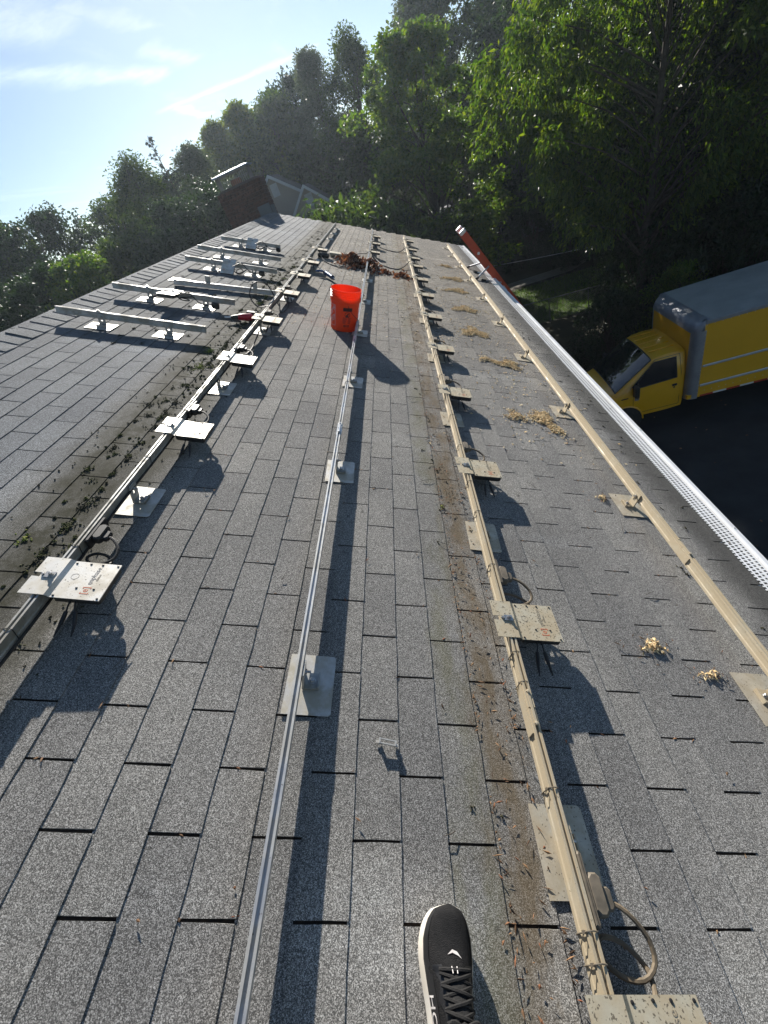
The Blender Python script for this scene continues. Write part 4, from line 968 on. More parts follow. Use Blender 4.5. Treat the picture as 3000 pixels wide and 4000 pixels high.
# dry leaf pile under the middle rail
def dry_leaves(P, size):
    n = len(P); V = np.zeros((n, 6, 3)); L = rng.uniform(*size, n); wd = L * rng.uniform(.3, .55, n); cu = rng.uniform(-.5, .5, n) * L
    base = np.array([[-1, 0, 0], [-.2, -1, 1], [1, 0, 0], [-.2, 1, 1], [.1, 0, -.4], [0, 0, 0]], float)[:5]
    X = base[None, :, 0] * L[:, None]; Y = base[None, :, 1] * wd[:, None]; Z = base[None, :, 2] * cu[:, None]
    v = np.stack([X, Y, Z], 2); q = rng.normal(0, 1, (n, 4)); q /= np.linalg.norm(q, axis=1)[:, None]; q[:, 1:3] *= .75; q /= np.linalg.norm(q, axis=1)[:, None]
    w_, x_, y_, z_ = q.T
    R = np.stack([np.stack([1 - 2 * (y_**2 + z_**2), 2 * (x_*y_ - z_*w_), 2 * (x_*z_ + y_*w_)], 1), np.stack([2 * (x_*y_ + z_*w_), 1 - 2 * (x_**2 + z_**2), 2 * (y_*z_ - x_*w_)], 1), np.stack([2 * (x_*z_ - y_*w_), 2 * (y_*z_ + x_*w_), 1 - 2 * (x_**2 + y_**2)], 1)], 1)
    v = np.einsum('nij,nkj->nki', R, v) + P[:, None, :]
    v[..., 2] = np.maximum(v[..., 2], .009)
    F = np.array([[0, 1, 4], [1, 2, 4], [2, 3, 4], [3, 0, 4]])[None] + (np.arange(n) * 5)[:, None, None]
    return v.reshape(-1, 3), F.reshape(-1, 3)
A_ = np.vstack([clump(-.44, 7.60, .26, .38, 1300, .15, .35), clump(-.15, 7.50, .13, .34, 650, .13), clump(.1, 7.3, .12, .2, 160, .03), clump(.38, 7.2, .16, .22, 220, .03)])
V, F = dry_leaves(A_, (.018, .042))
tag(link('leaf_pile', np_mesh('leaf_pile', V, F, 'leaf_dry'), None, RF), 'heap of dry red-brown leaves caught under the bare middle rail', 'leaf pile', kind='stuff')

# ================================================================ PERSON: SNEAKER
per = thing('person', 'person on the roof, one black sneaker with cream sole and white sock in view', 'person', TR(.213, -.425, .008, rad(-2)))
YS = [0, .012, .035, .07, .11, .15, .185, .215, .245, .268, .285, .296, .302]
WL = [.004, .022, .034, .039, .040, .046, .053, .058, .058, .052, .043, .030, .004]
WR = [.004, .022, .033, .037, .038, .042, .047, .050, .050, .045, .037, .026, .004]
def lerp(xs_, ys_, v): return float(np.interp(v, xs_, ys_))
ysd = [0, .006, .015, .03, .05, .075, .1, .125, .15, .175, .2, .22, .24, .255, .268, .278, .287, .294, .299, .302]
def rock(y): return .020 * max(0, (y - .2) / .1) ** 2
# sole
mb = MB(); rings = []
for y in ysd:
    l, r = lerp(YS, WL, y), lerp(YS, WR, y); z = rock(y); hb = .036 + .006 * (1 - y / .3)
    rings.append([(-l * .90, y, z), (-l * 1.07 - .002, y, z + .010), (-l * 1.10 - .002, y, z + .022), (-l * 1.0, y, z + hb), (-l * .90, y, z + hb + .001), (r * .90, y, z + hb + .001), (r * 1.0, y, z + hb), (r * 1.08 + .002, y, z + .022), (r * 1.06 + .002, y, z + .010), (r * .90, y, z)])
mb.grid(rings, flip=True); mb.grid([[rg[0] for rg in rings], [rg[-1] for rg in rings]])
sn = bpy.data.objects.new('sneaker', None); col.objects.link(sn); sn.parent = per
mb.build('sole', 'shoe_foam', sn, smooth=True)
HYs = [0, .01, .04, .08, .11, .135, .16, .19, .22, .25, .275, .29, .302]
HHs = [.03, .062, .072, .066, .078, .080, .070, .056, .044, .036, .029, .021, .006]
def upper_pt(y, a, k=1.0, add=0.0):
    l, r = lerp(YS, WL, y), lerp(YS, WR, y); w2 = l if math.cos(a) > 0 else r
    z0 = rock(y) + .034 + .005 * (1 - y / .3); h = lerp(HYs, HHs, y)
    e = .82
    cx = -math.copysign(abs(math.cos(a)) ** e, math.cos(a)) * w2 * .985 * k; sz = abs(math.sin(a)) ** .9
    nx, nz = -math.cos(a), math.sin(a)
    # lean the instep to narrow toward the top
    cx *= 1 - .22 * sz * (1 if y < .2 else .5)
    return Vector((cx + nx * add, y, z0 + h * sz * k + nz * add))
mb = MB(); mb.grid([[upper_pt(y, math.pi * i / 18) for i in range(19)] for y in ysd], flip=True); mb.build('knit_upper', 'shoe_knit', sn, smooth=True)
def strip(pts, w_, th, mat, name, n=5):
    m_ = MB(); m_.tube(pts, w_, n); return m_.build(name, mat, sn, smooth=True)
# toe bumper and eyestay overlays follow the upper, 1.5 mm proud
mb = MB(); mb.grid([[upper_pt(y, a, 1, .0014) for a in np.linspace(rad(2), rad(26), 6)] for y in np.linspace(.09, .292, 14)], flip=True); mb.grid([[upper_pt(y, a, 1, .0014) for a in np.linspace(rad(154), rad(178), 6)] for y in np.linspace(.09, .292, 14)], flip=True); mb.build('side_overlay', 'shoe_overlay', sn, smooth=True)
mb = MB()
for a0_, a1_ in ((40, 62), (118, 140)): mb.grid([[upper_pt(y, a, 1, .0022) for a in np.linspace(rad(a0_ + 6 * math.sin(y * 150)), rad(a1_), 5)] for y in np.linspace(.095, .205, 26)], flip=True)
mb.build('eyestay', 'shoe_overlay', sn, smooth=True)
mb = MB(); mb.grid([[upper_pt(y, a, 1, .003 + .004 * math.sin(a)) for a in np.linspace(rad(60), rad(120), 7)] for y in np.linspace(.085, .198, 14)], flip=True); mb.build('tongue', 'lace_black', sn, smooth=True)
for i, y in enumerate((.198, .183, .166, .150, .133)):
    ya, yb = (y, y) if i == 0 else ((y - .006, y + .010) if i % 2 else (y + .010, y - .006))
    mb = MB(); mb.tube([upper_pt(ya + (yb - ya) * u, rad(52 + 76 * u), 1, .0075 + .002 * math.sin(math.pi * u)) for u in np.linspace(0, 1, 9)], .0034, 6)
    if i: mb.tube([upper_pt(yb + (ya - yb) * u, rad(52 + 76 * u), 1, .0068) for u in np.linspace(0, 1, 9)], .0032, 6)
    mb.build('lace', 'lace_black', sn, smooth=True)
mb = MB(); kc = upper_pt(.122, rad(90), 1, .012); mb.tube([kc + Vector((-.010, 0, 0)), kc, kc + Vector((.010, 0, 0))], [.005, .009, .005], 8)
for sx in (-1, 1): mb.tube(spline([kc, kc + Vector((sx * .025, .008, .004)), kc + Vector((sx * .036, -.012, -.006)), kc + Vector((sx * .012, -.008, .002))], 5), .0033, 6)
mb.build('lace_bow', 'lace_black', sn, smooth=True)
for i in range(2):
    mb = MB(); y = .1975; u = .40 + i * .10; mb.tube([upper_pt(y - .005, rad(52 + 76 * u), 1, .0112), upper_pt(y + .005, rad(52 + 76 * u), 1, .0112)], .0012, 5); mb.build('reflective_bar', 'print_white', sn)
mb = MB(); e0 = .222
ev = [(78, e0 - .002), (88, e0 + .006), (96, e0 + .003), (106, e0 - .007), (98, e0 - .003), (88, e0 + .001)]
mb.add([upper_pt(y, rad(a), 1, .0014) for a, y in ev], [(5, 4, 3, 2, 1, 0)]); mb.build('toe_emblem', 'print_white', sn)
tm = text_mesh('HOKA', .030, .0003)
for v in tm.vertices:
    x, y, z = v.co; v.co = upper_pt(.165 - x * 1.05, rad(4 + y * 700), 1, .0018 + max(0, z))
tm.materials.clear(); tm.materials.append(MATS['print_white']); link('side_lettering', tm, sn)
mb = MB(); mb.tube([(0, .072, .07), (0, .066, .115), (0, .052, .16), (-.002, .035, .23)], [.034, .037, .038, .042], 16); mb.build('sock', 'sock_white', per, smooth=True)
mb = MB(); mb.tube([(-.002, .03, .20), (-.004, .0, .32), (-.01, -.04, .46), (-.012, -.06, .52)], [.062, .066, .074, .078], 16); mb.build('trouser_leg', 'trouser_dark', per, smooth=True)

# ================================================================ LADDER
LT0 = Vector((1.487, 8.30, -.05)); LD = Vector((.455, 0, -.89)).normalized(); LN = Vector((LD.z, 0, -LD.x))   # LN: towards the house side
LL = (LT0.z - GZ) / -LD.z
lad = thing('extension_ladder', 'orange-red fibreglass extension ladder leaning on the gutter by the far eave', 'ladder', Matrix.Translation(LT0 + LD * LL))
LM = Matrix.Translation(-(LT0 + LD * LL)); Rl = Matrix((LN, (0, 1, 0), LD)).transposed()
for y in (0, .43):
    mb = MB(); s_ = 1 if y == 0 else -1
    for d0, d1, off in ((.03, LL * .62, 0.0), (1.9, LL - .02, -.06)):
        c0 = LT0 + LD * (d0 + d1) / 2 + Vector((0, y, 0)) - LN * off
        mb.box(c0, (.058, .004, (d1 - d0) / 2), Rl); 
        for q in (-1, 1): mb.box(c0 + LN * q * .0555 + Vector((0, s_ * .016, 0)), (.0025, .016, (d1 - d0) / 2 - .001), Rl)
    mb.build('side_rail', 'ladder_fibreglass', lad, M=LM)
    mb = MB(); mb.box(LT0 + LD * .018 + Vector((0, y + s_ * .012, 0)), (.06, .022, .035), Rl, bev=.014); mb.build('end_cap', 'ladder_aluminium', lad, M=LM)
    mb = MB()
    for d0, rr in ((.46, .024),):
        mb.lathe([(0, .004), (rr * .5, .004), (rr * .55, .002), (rr, .002), (rr, 0)], 14, Matrix.Translation(LT0 + LD * d0 + Vector((0, y - s_ * .0045, 0))) @ Matrix.Rotation(rad(90 * s_), 4, 'X'))
    mb.build('emblem_disc', 'truck_rail_white', lad, M=LM)
mb = MB(); mb.box(LT0 + LD * 1.25 + Vector((0, -.0052, 0)), (.012, .001, .05), Rl); mb.build('sticker', 'print_white', lad, M=LM)
dd = .28
while dd < LL:
    mb = MB(); mb.tube([LT0 + LD * dd + Vector((0, .005, 0)), LT0 + LD * dd + Vector((0, .425, 0))], .016, 8); mb.build('rung', 'ladder_aluminium', lad, M=LM); dd += .3048
for dd in (1.7, 2.3, 2.9):
    mb = MB(); mb.lathe([(.0, .003), (.02, .003), (.024, 0)], 12, Matrix.Translation(LT0 + LD * dd + Vector((0, -.0045, 0))) @ Matrix.Rotation(rad(90), 4, 'X')); mb.build('rung_end', 'black_plastic', lad, M=LM)
def rod(l, y, foot):
    f_ = W(*foot); p_ = LT0 + LD * l + Vector((0, y, 0)); mb = MB(); mb.tube([p_, f_ + (p_ - f_) * .12], .016, 8); mb.build('standoff_rod', 'ladder_aluminium', lad, M=LM, smooth=True)
    mb = MB(); mb.tube([f_ + (p_ - f_) * .14, f_], [.02, .024], 8); mb.build('rubber_foot', 'black_plastic', lad, M=LM)
rod(.75, -.01, (1.70, 7.86, .022)); rod(1.12, -.01, (1.80, 7.83, .022)); rod(.75, .44, (1.71, 8.95, .022)); rod(1.12, .44, (1.77, 8.55, .022))
# ================================================================ BOX TRUCK
TH = math.atan2(math.cos(rad(-87.23)), math.sin(rad(-87.23)))
truck = thing('box_truck', 'yellow box truck with grey roof parked in the shaded driveway', 'truck', Matrix.Translation((6.436, 9.894, GZ)) @ Matrix.Rotation(TH, 4, 'Z'))
BW, BL, Z0, Z1 = 2.35, 5.2, .77, 2.76
cb = bpy.data.objects.new('cargo_box', None); col.objects.link(cb); cb.parent = truck
PR, HR = .17, .30       # corner post radius, header radius
mb = MB(); mb.add([(-.20, .0, Z0 + .10), (-BL, .0, Z0 + .10), (-BL, .0, Z1 - .06), (-.20, .0, Z1 - .06)], [(0, 1, 2, 3)]); mb.add([(-.20, -BW, Z0 + .1), (-BL, -BW, Z0 + .1), (-BL, -BW, Z1 - .06), (-.20, -BW, Z1 - .06)], [(3, 2, 1, 0)])
mb.add([(0, -PR, Z0 + .1), (0, -PR, Z1 - HR), (0, -BW + PR, Z1 - HR), (0, -BW + PR, Z0 + .1)], [(0, 1, 2, 3)]); mb.add([(-BL, 0, Z0 + .1), (-BL, -BW, Z0 + .1), (-BL, -BW, Z1 - .06), (-BL, 0, Z1 - .06)], [(0, 1, 2, 3)])
mb.build('side_panel', 'truck_panel_yellow', cb)
for sy in (0, 1):       # rounded front corner posts
    mb = MB(); pts = []
    for i in range(9):
        a = math.pi / 2 * i / 8; x, y = -PR + PR * math.sin(a), -PR + PR * math.cos(a); pts.append((x, y))
    pts = [(-.24, .006)] + [(x + .006, y + .006) for x, y in pts] + [(.006, -PR - .02)]
    if sy: pts = [(x, -BW - y) for x, y in pts]
    mb.grid([[(x, y, z) for x, y in pts] for z in (Z0 - .03, Z0 + .6, Z1 - HR + .06)], flip=not sy); mb.build('corner_post', 'truck_grey_metal', cb, smooth=True)
mb = MB(); P = []
for i in range(9):
    a = math.pi / 2 * i / 8; x, z = -HR + HR * math.cos(a), Z1 - HR + HR * math.sin(a)
    row = []
    for (y, dx) in ((0.004, -.14), (-.03, -.06), (-.09, -.015), (-PR, .0), (-BW / 2, .0), (-BW + PR, .0), (-BW + .09, -.015), (-BW + .03, -.06), (-BW - .004, -.14)):
        row.append((x + .008 + dx * math.cos(a), y, z + .004 - (.02 if abs(dx) > .1 else 0) * math.sin(a)))
    P.append(row)
mb.grid(P, flip=False); mb.build('front_header', 'truck_grey_metal', cb, smooth=True)
for y in (-.06, -BW + .06):
    mb = MB(); mb.box((-.235, y, Z1 - .16), (.10, .058, .155), bev=.05); mb.build('corner_cap', 'truck_grey_metal', cb, smooth=True)
mb = MB(); mb.grid([[(x, y, Z1 + .012 - .018 * (2 * (y + BW / 2) / BW) ** 2) for y in np.linspace(0, -BW, 9)] for x in (-HR + .03, -1.6, -3.2, -BL)], flip=False); mb.build('box_roof', 'truck_roof_grey', cb, smooth=True)
for y in (.006, -BW - .006):
    mb = MB(); mb.box((-(HR + BL) / 2 + .05, y, Z1 - .045), ((BL - HR) / 2 + .05, .012, .045), bev=.01); mb.build('top_rail', 'truck_grey_metal', cb)
for z in (1.62, 1.10):
    for y in (.012, -BW - .012):
        mb = MB(); mb.box((-BL / 2 - .12, y, z), (BL / 2 - .14, .014, .028), bev=.01); mb.build('rub_rail', 'truck_rail_white', cb)
mb = MB(); mb.box((-BL / 2, -BW / 2, Z0 + .05), (BL / 2 - .01, BW / 2 - .004, .052)); mb.build('base_rail', 'truck_yellow', cb)
for i in range(16):
    x = -.30 - i * .30
    mb = MB(); mb.box((x - .15, .0035, Z0 + .028), (.148, .003, .022)); mb.build('reflective_tape', 'tape_red' if i % 2 == 0 else 'tape_white', cb)
mb = MB()
for x in np.arange(-.23, -BL, -.16):
    for z in (Z0 + .16, Z1 - .11): mb.lathe([(0, .005), (.008, .003), (.009, 0)], 6, Matrix.Translation((x, .001, z)) @ Matrix.Rotation(rad(-90), 4, 'X'))
for z in np.arange(Z0 + .15, Z1 - .2, .10): mb.lathe([(0, .005), (.008, .003), (.009, 0)], 6, Matrix.Translation((-.225, .008, z)) @ Matrix.Rotation(rad(-90), 4, 'X'))
mb.build('rivets', 'truck_rail_white', cb)
mb = MB(); mb.box((-BL / 2, -BW / 2, .62), (BL / 2, .45, .10)); mb.build('chassis', 'black_plastic', truck)
# cab
CYM = -BW / 2
def sect(x, W_, zb, zbelt, ztop, Wt):
    half = [(W_ * .97, zb), (W_, zb + .12), (W_ * 1.01, (zb + zbelt) / 2), (W_ * .99, zbelt), (Wt + .02, ztop - .10), (Wt - .03, ztop - .03), (Wt - .16, ztop), (Wt * .45, ztop + .018)]
    return [(x, CYM + y, z) for y, z in half] + [(x, CYM, ztop + .024)] + [(x, CYM - y, z) for y, z in reversed(half)]
S = [sect(.02, .98, .52, 1.42, 2.03, .86), sect(.35, .99, .50, 1.42, 2.06, .86), sect(.62, .99, .50, 1.42, 2.04, .85), sect(.74, .99, .50, 1.41, 2.0, .84), sect(1.20, .985, .50, 1.36, 1.66, .88), sect(1.64, .98, .50, 1.24, 1.32, .91), sect(1.86, .97, .52, 1.14, 1.25, .90), sect(2.10, .95, .54, 1.08, 1.17, .87), sect(2.28, .92, .56, .98, 1.07, .80), sect(2.36, .90, .58, .92, .97, .76)]
mb = MB(); mb.grid(S, flip=True); mb.add(S[-1], [tuple(range(16, -1, -1))]); mb.add(S[0], [tuple(range(17))])
cabo = mb.build('cab', 'truck_yellow', truck, smooth=True)
mb = MB()          # windscreen, slightly proud of the cab skin
def cp(i0, i1, u, k, k2, v, off=.012):
    a = Vector(S[i0][k]).lerp(Vector(S[i1][k]), u); b = Vector(S[i0][k2]).lerp(Vector(S[i1][k2]), u); p_ = a.lerp(b, v); return p_ + Vector((.62, 0, .78)) * off
rows_ = []
for (i0, i1, u) in ((3, 4, .05), (3, 4, .5), (4, 5, .0), (4, 5, .5), (4, 5, .95)):
    row = []
    for k in (5, 6, 7, 8, 9, 10, 11): row.append(cp(i0, i1, u, k, k, 0))
    rows_.append(row)
mb.grid(rows_, flip=True); mb.build('windscreen', 'truck_glass', cabo, smooth=True)
mb = MB(); mb.tube([r[0] for r in rows_] + list(rows_[-1]) + [r[-1] for r in reversed(rows_)] + list(reversed(rows_[0])), .014, 6); mb.build('windscreen_seal', 'black_plastic', cabo, smooth=True)
def side(x, z, off=.006, sgn=1):
    # point on the cab side: belt half width .985 sloping in above the belt
    W_ = .99 if z < 1.42 else .98 - (z - 1.42) * .20
    return (x, CYM + sgn * (W_ + off), z)
for sg in (1, -1):
    win = [(.20, 1.40), (1.22, 1.36), (1.24, 1.42), (.72, 1.92), (.22, 1.92)]
    mb = MB(); mb.add([side(x, z, .010, sg) for x, z in win], [tuple(range(4, -1, -1)) if sg > 0 else tuple(range(5))]); mb.build('side_window', 'truck_glass', cabo)
    mb = MB(); lo = win + [win[0]]; mb.tube([side(x, z, .010, sg) for x, z in lo], .011, 6); mb.build('window_seal', 'black_plastic', cabo)
    mb = MB()
    for pl in ([(.10, .62), (.10, 1.5), (.14, 1.97)], [(1.20, .62), (1.22, 1.38)], [(.10, .62), (1.20, .62)], [(.14, 1.97), (.70, 1.97), (1.30, 1.38)]): mb.tube([side(x, z, .003, sg) for x, z in pl], .005, 5)
    mb.build('door_seam', 'black_plastic', cabo)
    mb = MB(); mb.box(side(.24, 1.20, .012, sg), (.055, .012, .028), bev=.006); mb.box(side(.24, 1.13, .008, sg), (.018, .006, .018)); mb.build('door_handle', 'black_plastic', cabo)
    mb = MB(); mb.box(Vector(side(1.20, 1.36, .16, sg)), (.055, .10, .16), bev=.03); mb.tube([side(1.10, 1.36, .0, sg), side(1.15, 1.38, .12, sg)], .018, 6); mb.tube([side(1.10, 1.50, .0, sg), side(1.15, 1.50, .10, sg)], .018, 6); mb.build('mirror', 'black_plastic', cabo)
    mb = MB(); mb.box(side(1.12, 1.06, .005, sg), (.055, .003, .05)); mb.build('door_badge', 'print_grey', cabo)
    mb = MB(); mb.box(side(1.42, 1.14, .007, sg), (.085, .003, .014)); mb.build('fender_badge', 'black_plastic', cabo)
    # wheels and arch
    mb = MB(); mb.tube([side(1.42 + .47 * math.cos(a), .42 + .47 * math.sin(a), .006, sg) for a in np.linspace(0, math.pi, 16)], .022, 6); mb.build('wheel_arch', 'truck_yellow', cabo, smooth=True)
    mb = MB(); ctr = side(1.42, .42, .004, sg); mb.add([ctr] + [(ctr[0] + .455 * math.cos(a), ctr[1] + sg * .001, ctr[2] + .455 * math.sin(a)) for a in np.linspace(-.4, math.pi + .4, 20)], [(0, i, i + 1) if sg < 0 else (0, i + 1, i) for i in range(1, 20)]); mb.build('arch_liner', 'tyre_rubber', cabo)
for wx, dual in ((1.42, 0), (-3.35, 1)):
    for sg in (1, -1):
        wy = CYM + sg * (.86 if not dual else .80); Mw = Matrix.Translation((wx, wy, .385)) @ Matrix.Rotation(rad(-90 * sg), 4, 'X')
        wh = bpy.data.objects.new('wheel', None); col.objects.link(wh); wh.parent = truck
        tw = .12 if not dual else .26; zo = .14
        mb = MB(); mb.lathe([(.22, zo - .02), (.30, zo), (.365, zo - .03), (.385, zo - .07), (.385, zo - .2), (.36, zo - .24), (.22, zo - .25)], 28, Mw); mb.build('tyre', 'tyre_rubber', wh, smooth=True)
        mb = MB(); mb.lathe([(0, zo - .03), (.06, zo - .03), (.065, zo - .06), (.15, zo - .08), (.18, zo - .05), (.22, zo - .02), (.235, zo - .015)], 24, Mw)
        for q in range(8): a = q * math.pi / 4; mb.lathe([(0, .02), (.011, .018), (.012, 0)], 6, Mw @ Matrix.Translation((.11 * math.cos(a), .11 * math.sin(a), zo - .075)))
        mb.build('rim', 'wheel_silver', wh, smooth=True)
mb = MB()
for yk in (-.55, -.28, 0, .28, .55): mb.box((.45, CYM + yk, 2.075), (.30, .012, .012), bev=.006)
mb.build('roof_rib', 'truck_yellow', cabo)
mb = MB(); mb.box((2.42, CYM, .62), (.09, .95, .12), bev=.03); mb.build('bumper', 'wheel_silver', truck)
mb = MB(); mb.box((2.37, CYM, .88), (.02, .50, .11), bev=.01); mb.build('grille', 'black_plastic', cabo)
for sg in (1, -1): mb = MB(); mb.box((2.35, CYM + sg * .66, .90), (.03, .13, .09), bev=.02); mb.build('headlight', 'tape_white', cabo)

# ================================================================ BACKGROUND HOUSES
def clapboard(parent, p0, p1, z0, z1, dz, mat, top=None, name='siding_board'):
    # overlapping boards on a vertical wall from p0 to p1 (xy); top(x_fraction) gives roof height
    p0, p1 = Vector(p0), Vector(p1); d_ = (p1 - p0); nrm = Vector((d_.y, -d_.x)).normalized()
    z = z0
    while z < z1:
        zt_ = min(z + dz, z1); fr = [0.0, 1.0]
        if top:
            us = [u for u in np.linspace(0, 1, 201) if top(u) > zt_ - .02]
            if not us: break
            fr = [us[0], us[-1]]
        a = p0 + d_ * fr[0]; b = p0 + d_ * fr[1]; o1 = nrm * .018; mb = MB()
        mb.add([(a.x + o1.x, a.y + o1.y, z), (b.x + o1.x, b.y + o1.y, z), (b.x + nrm.x * .004, b.y + nrm.y * .004, zt_), (a.x + nrm.x * .004, a.y + nrm.y * .004, zt_), (a.x, a.y, z), (b.x, b.y, z)], [(0, 1, 2, 3), (4, 5, 1, 0)])
        mb.build(name, mat, parent, M=Matrix.Translation(-parent.location)); z += dz
def gable_house(name, label, xc, hw, y0, y1, zpk, slope_, mats, vent=True, gd=.11):
    zb = gz(xc, y0); h_ = thing(name, label, 'house', Matrix.Translation((xc, y0, zb))); I = Matrix.Translation((-xc, -y0, -zb))
    ze = zpk - hw * slope_
    mb = MB(); mb.prism([(xc - hw, zb), (xc + hw, zb), (xc + hw, ze), (xc, zpk), (xc - hw, ze)], -y1, -y0 - .02, Matrix.Rotation(rad(90), 4, 'X')); mb.build('wall', mats[0], h_, M=I)
    clapboard(h_, (xc - hw, y0), (xc + hw, y0), ze - 2.2, zpk, gd, mats[0], lambda u: zpk - abs(u - .5) * 2 * hw * slope_)
    L = math.hypot(1, slope_)
    for sg in (-1, 1):
        ov = .35; mb = MB(); a_ = (xc, zpk + .06); b_ = (xc + sg * (hw + ov), zpk + .06 - (hw + ov) * slope_)
        mb.add([(a_[0], y0 - ov, a_[1] + .05), (b_[0], y0 - ov, b_[1] + .05), (b_[0], y1 + ov, b_[1] + .05), (a_[0], y1 + ov, a_[1] + .05), (a_[0], y0 - ov, a_[1]), (b_[0], y0 - ov, b_[1]), (b_[0], y1 + ov, b_[1]), (a_[0], y1 + ov, a_[1])],
               [(0, 1, 2, 3), (7, 6, 5, 4), (0, 4, 5, 1), (1, 5, 6, 2), (2, 6, 7, 3)]); mb.build('roof', mats[1], h_, M=I)
        mb = MB(); mb.add([(a_[0], y0 - ov - .02, a_[1] + .07), (b_[0], y0 - ov - .02, b_[1] + .07), (b_[0], y0 - ov - .02, b_[1] - .10), (a_[0], y0 - ov - .02, a_[1] - .10), (a_[0], y0 - ov, a_[1] + .07), (b_[0], y0 - ov, b_[1] + .07), (b_[0], y0 - ov, b_[1] - .10), (a_[0], y0 - ov, a_[1] - .10)], [(0, 1, 2, 3), (0, 4, 5, 1), (2, 6, 7, 3), (1, 5, 6, 2)]); mb.build('rake_board', mats[2], h_, M=I)
    if vent:
        mb = MB(); mb.box((xc + .02, y0 - .03, zpk - .62), (.21, .02, .30))
        for i in range(5): mb.box((xc + .02, y0 - .055, zpk - .84 + i * .11), (.17, .008, .022), Matrix.Rotation(rad(30), 3, 'X'))
        mb.build('gable_vent', mats[2], h_, M=I)
    return h_, I
gable_house('neighbour_house', 'tan clapboard house with white gable trim just right of the chimney', -5.85, 3.6, 30.0, 32.4, 2.74, .80, ('siding_tan', 'far_roof', 'trim_white'))
gable_house('neighbour_house', 'lower tan gable wing with white trim behind the bush', -4.0, 1.5, 29.0, 30.5, 1.70, .95, ('siding_tan', 'far_roof', 'trim_white'), vent=True)
# dark-roofed house with chimney behind the big tree: its roof slopes towards us
hx, hy = 11.0, 36.0; hb = gz(hx, hy); h2 = thing('neighbour_house', 'steep brown-roofed house with tall chimney behind the big leafy tree', 'house', Matrix.Translation((hx, hy, hb))); I2 = Matrix.Translation((-hx, -hy, -hb))
mb = MB(); mb.box((11.4, 40.2, -2.75), (4.3, 3.9, 3.5)); mb.build('wall', 'siding_blue_grey', h2, M=I2)
rp = bpy.data.objects.new('roof', None); col.objects.link(rp); rp.parent = h2; rp.matrix_basis = I2
mb = MB(); xl, xr, y0, z0, y1, z1 = 6.75, 15.9, 36.0, .35, 40.2, 3.6
mb.add([(xl, y0, z0 - .03), (xr, y0, z0 - .03), (xr, y1, z1 - .03), (xl, y1, z1 - .03), (xr, 44.4, z0), (xl, 44.4, z0)], [(0, 1, 2, 3), (3, 2, 4, 5)]); mb.build('roof_sheet', 'far_roof', rp)
nr = 16; mrow = {}
for i in range(nr):
    f0 = i / nr
    for j in range(16):
        xa = xl + j * .6 - (.3 if i % 2 else 0); xb = min(xa + .58, xr); xa = max(xa, xl)
        if xb - xa < .1: continue
        k_ = round(xb - xa, 2)
        if k_ not in mrow:
            m_ = MB(); dy, dz_ = (y1 - y0) / nr, (z1 - z0) / nr
            m_.add([(0, 0, .035), (k_, 0, .035), (k_, dy, dz_ + .004), (0, dy, dz_ + .004), (0, 0, 0), (k_, 0, 0)], [(0, 1, 2, 3), (4, 5, 1, 0)]); mrow[k_] = m_.mesh('shingle', 'far_roof')
        link('shingle', mrow[k_], rp, Matrix.Translation((xa, y0 + (y1 - y0) * f0, z0 + (z1 - z0) * f0 + random.gauss(0, .006))))
mb = MB(); mb.box((9.3, 40.6, 3.2), (.55, .4, 1.1)); mb.build('chimney', 'chimney_brick', h2, M=I2)
mb = MB(); mb.box((9.3, 40.6, 4.33), (.65, .5, .05), bev=.02); mb.build('chimney_lid', 'flue_metal', h2, M=I2)
mb = MB(); mb.tube([(7.0, 37.4, 1.2), (7.0, 37.4, 1.95)], .08, 8); mb.lathe([(0, .10), (.14, .05), (.14, 0)], 10, Matrix.Translation((7.0, 37.4, 1.95))); mb.build('vent_pipe', 'flue_metal', h2, M=I2)
# low dark house past the ladder
hx, hy = 5.6, 33.0; hb = gz(hx, hy); h3 = thing('neighbour_house', 'low dark house with small white windows beyond the ladder', 'house', Matrix.Translation((hx, hy, hb))); I3 = Matrix.Translation((-hx, -hy, -hb))
mb = MB(); mb.box((5.9, 35.4, -5.2), (2.2, 2.3, 1.6)); mb.build('wall', 'siding_dark', h3, M=I3)
for z in np.arange(-5.9, -3.7, .18): mb = MB(); mb.box((5.9, 33.09, z), (2.2, .006, .084), Matrix.Rotation(rad(-3), 3, 'X')); mb.build('siding_board', 'siding_dark', h3, M=I3)
mb = MB(); mb.add([(3.4, 32.7, -3.75), (8.4, 32.7, -3.75), (8.4, 35.4, -2.75), (3.4, 35.4, -2.75), (8.4, 38.1, -3.75), (3.4, 38.1, -3.75), (3.4, 32.7, -3.87), (8.4, 32.7, -3.87)], [(0, 1, 2, 3), (3, 2, 4, 5), (6, 7, 1, 0)]); mb.build('roof', 'far_roof', h3, M=I3)
for x in (5.1, 7.2):
    mb = MB(); mb.box((x, 33.06, -4.45), (.38, .012, .34)); wf = mb.build('window', 'window_glass', h3, M=I3)
    for dx_, dz_, sx, sz in ((0, .36, .43, .035), (0, -.36, .43, .035), (.41, 0, .035, .325), (-.41, 0, .035, .325), (0, 0, .018, .32)): mb = MB(); mb.box((x + dx_, 33.045, -4.45 + dz_), (sx, .015, sz)); mb.build('frame_bar', 'trim_white', wf)
po = thing('porch', 'white-framed glazed porch seen through the tree trunks', 'porch', Matrix.Translation((2.7, 25.4, gz(2.7, 25.4)))); IP = Matrix.Translation((-2.7 + .35, -25.4 + 6, -gz(2.7, 25.4)))
for x in (2.1, 2.55, 3.0, 3.4):
    mb = MB(); mb.box((x, 25.4, -3.6), (.045, .045, 1.5)); mb.build('post', 'trim_white', po, M=IP)
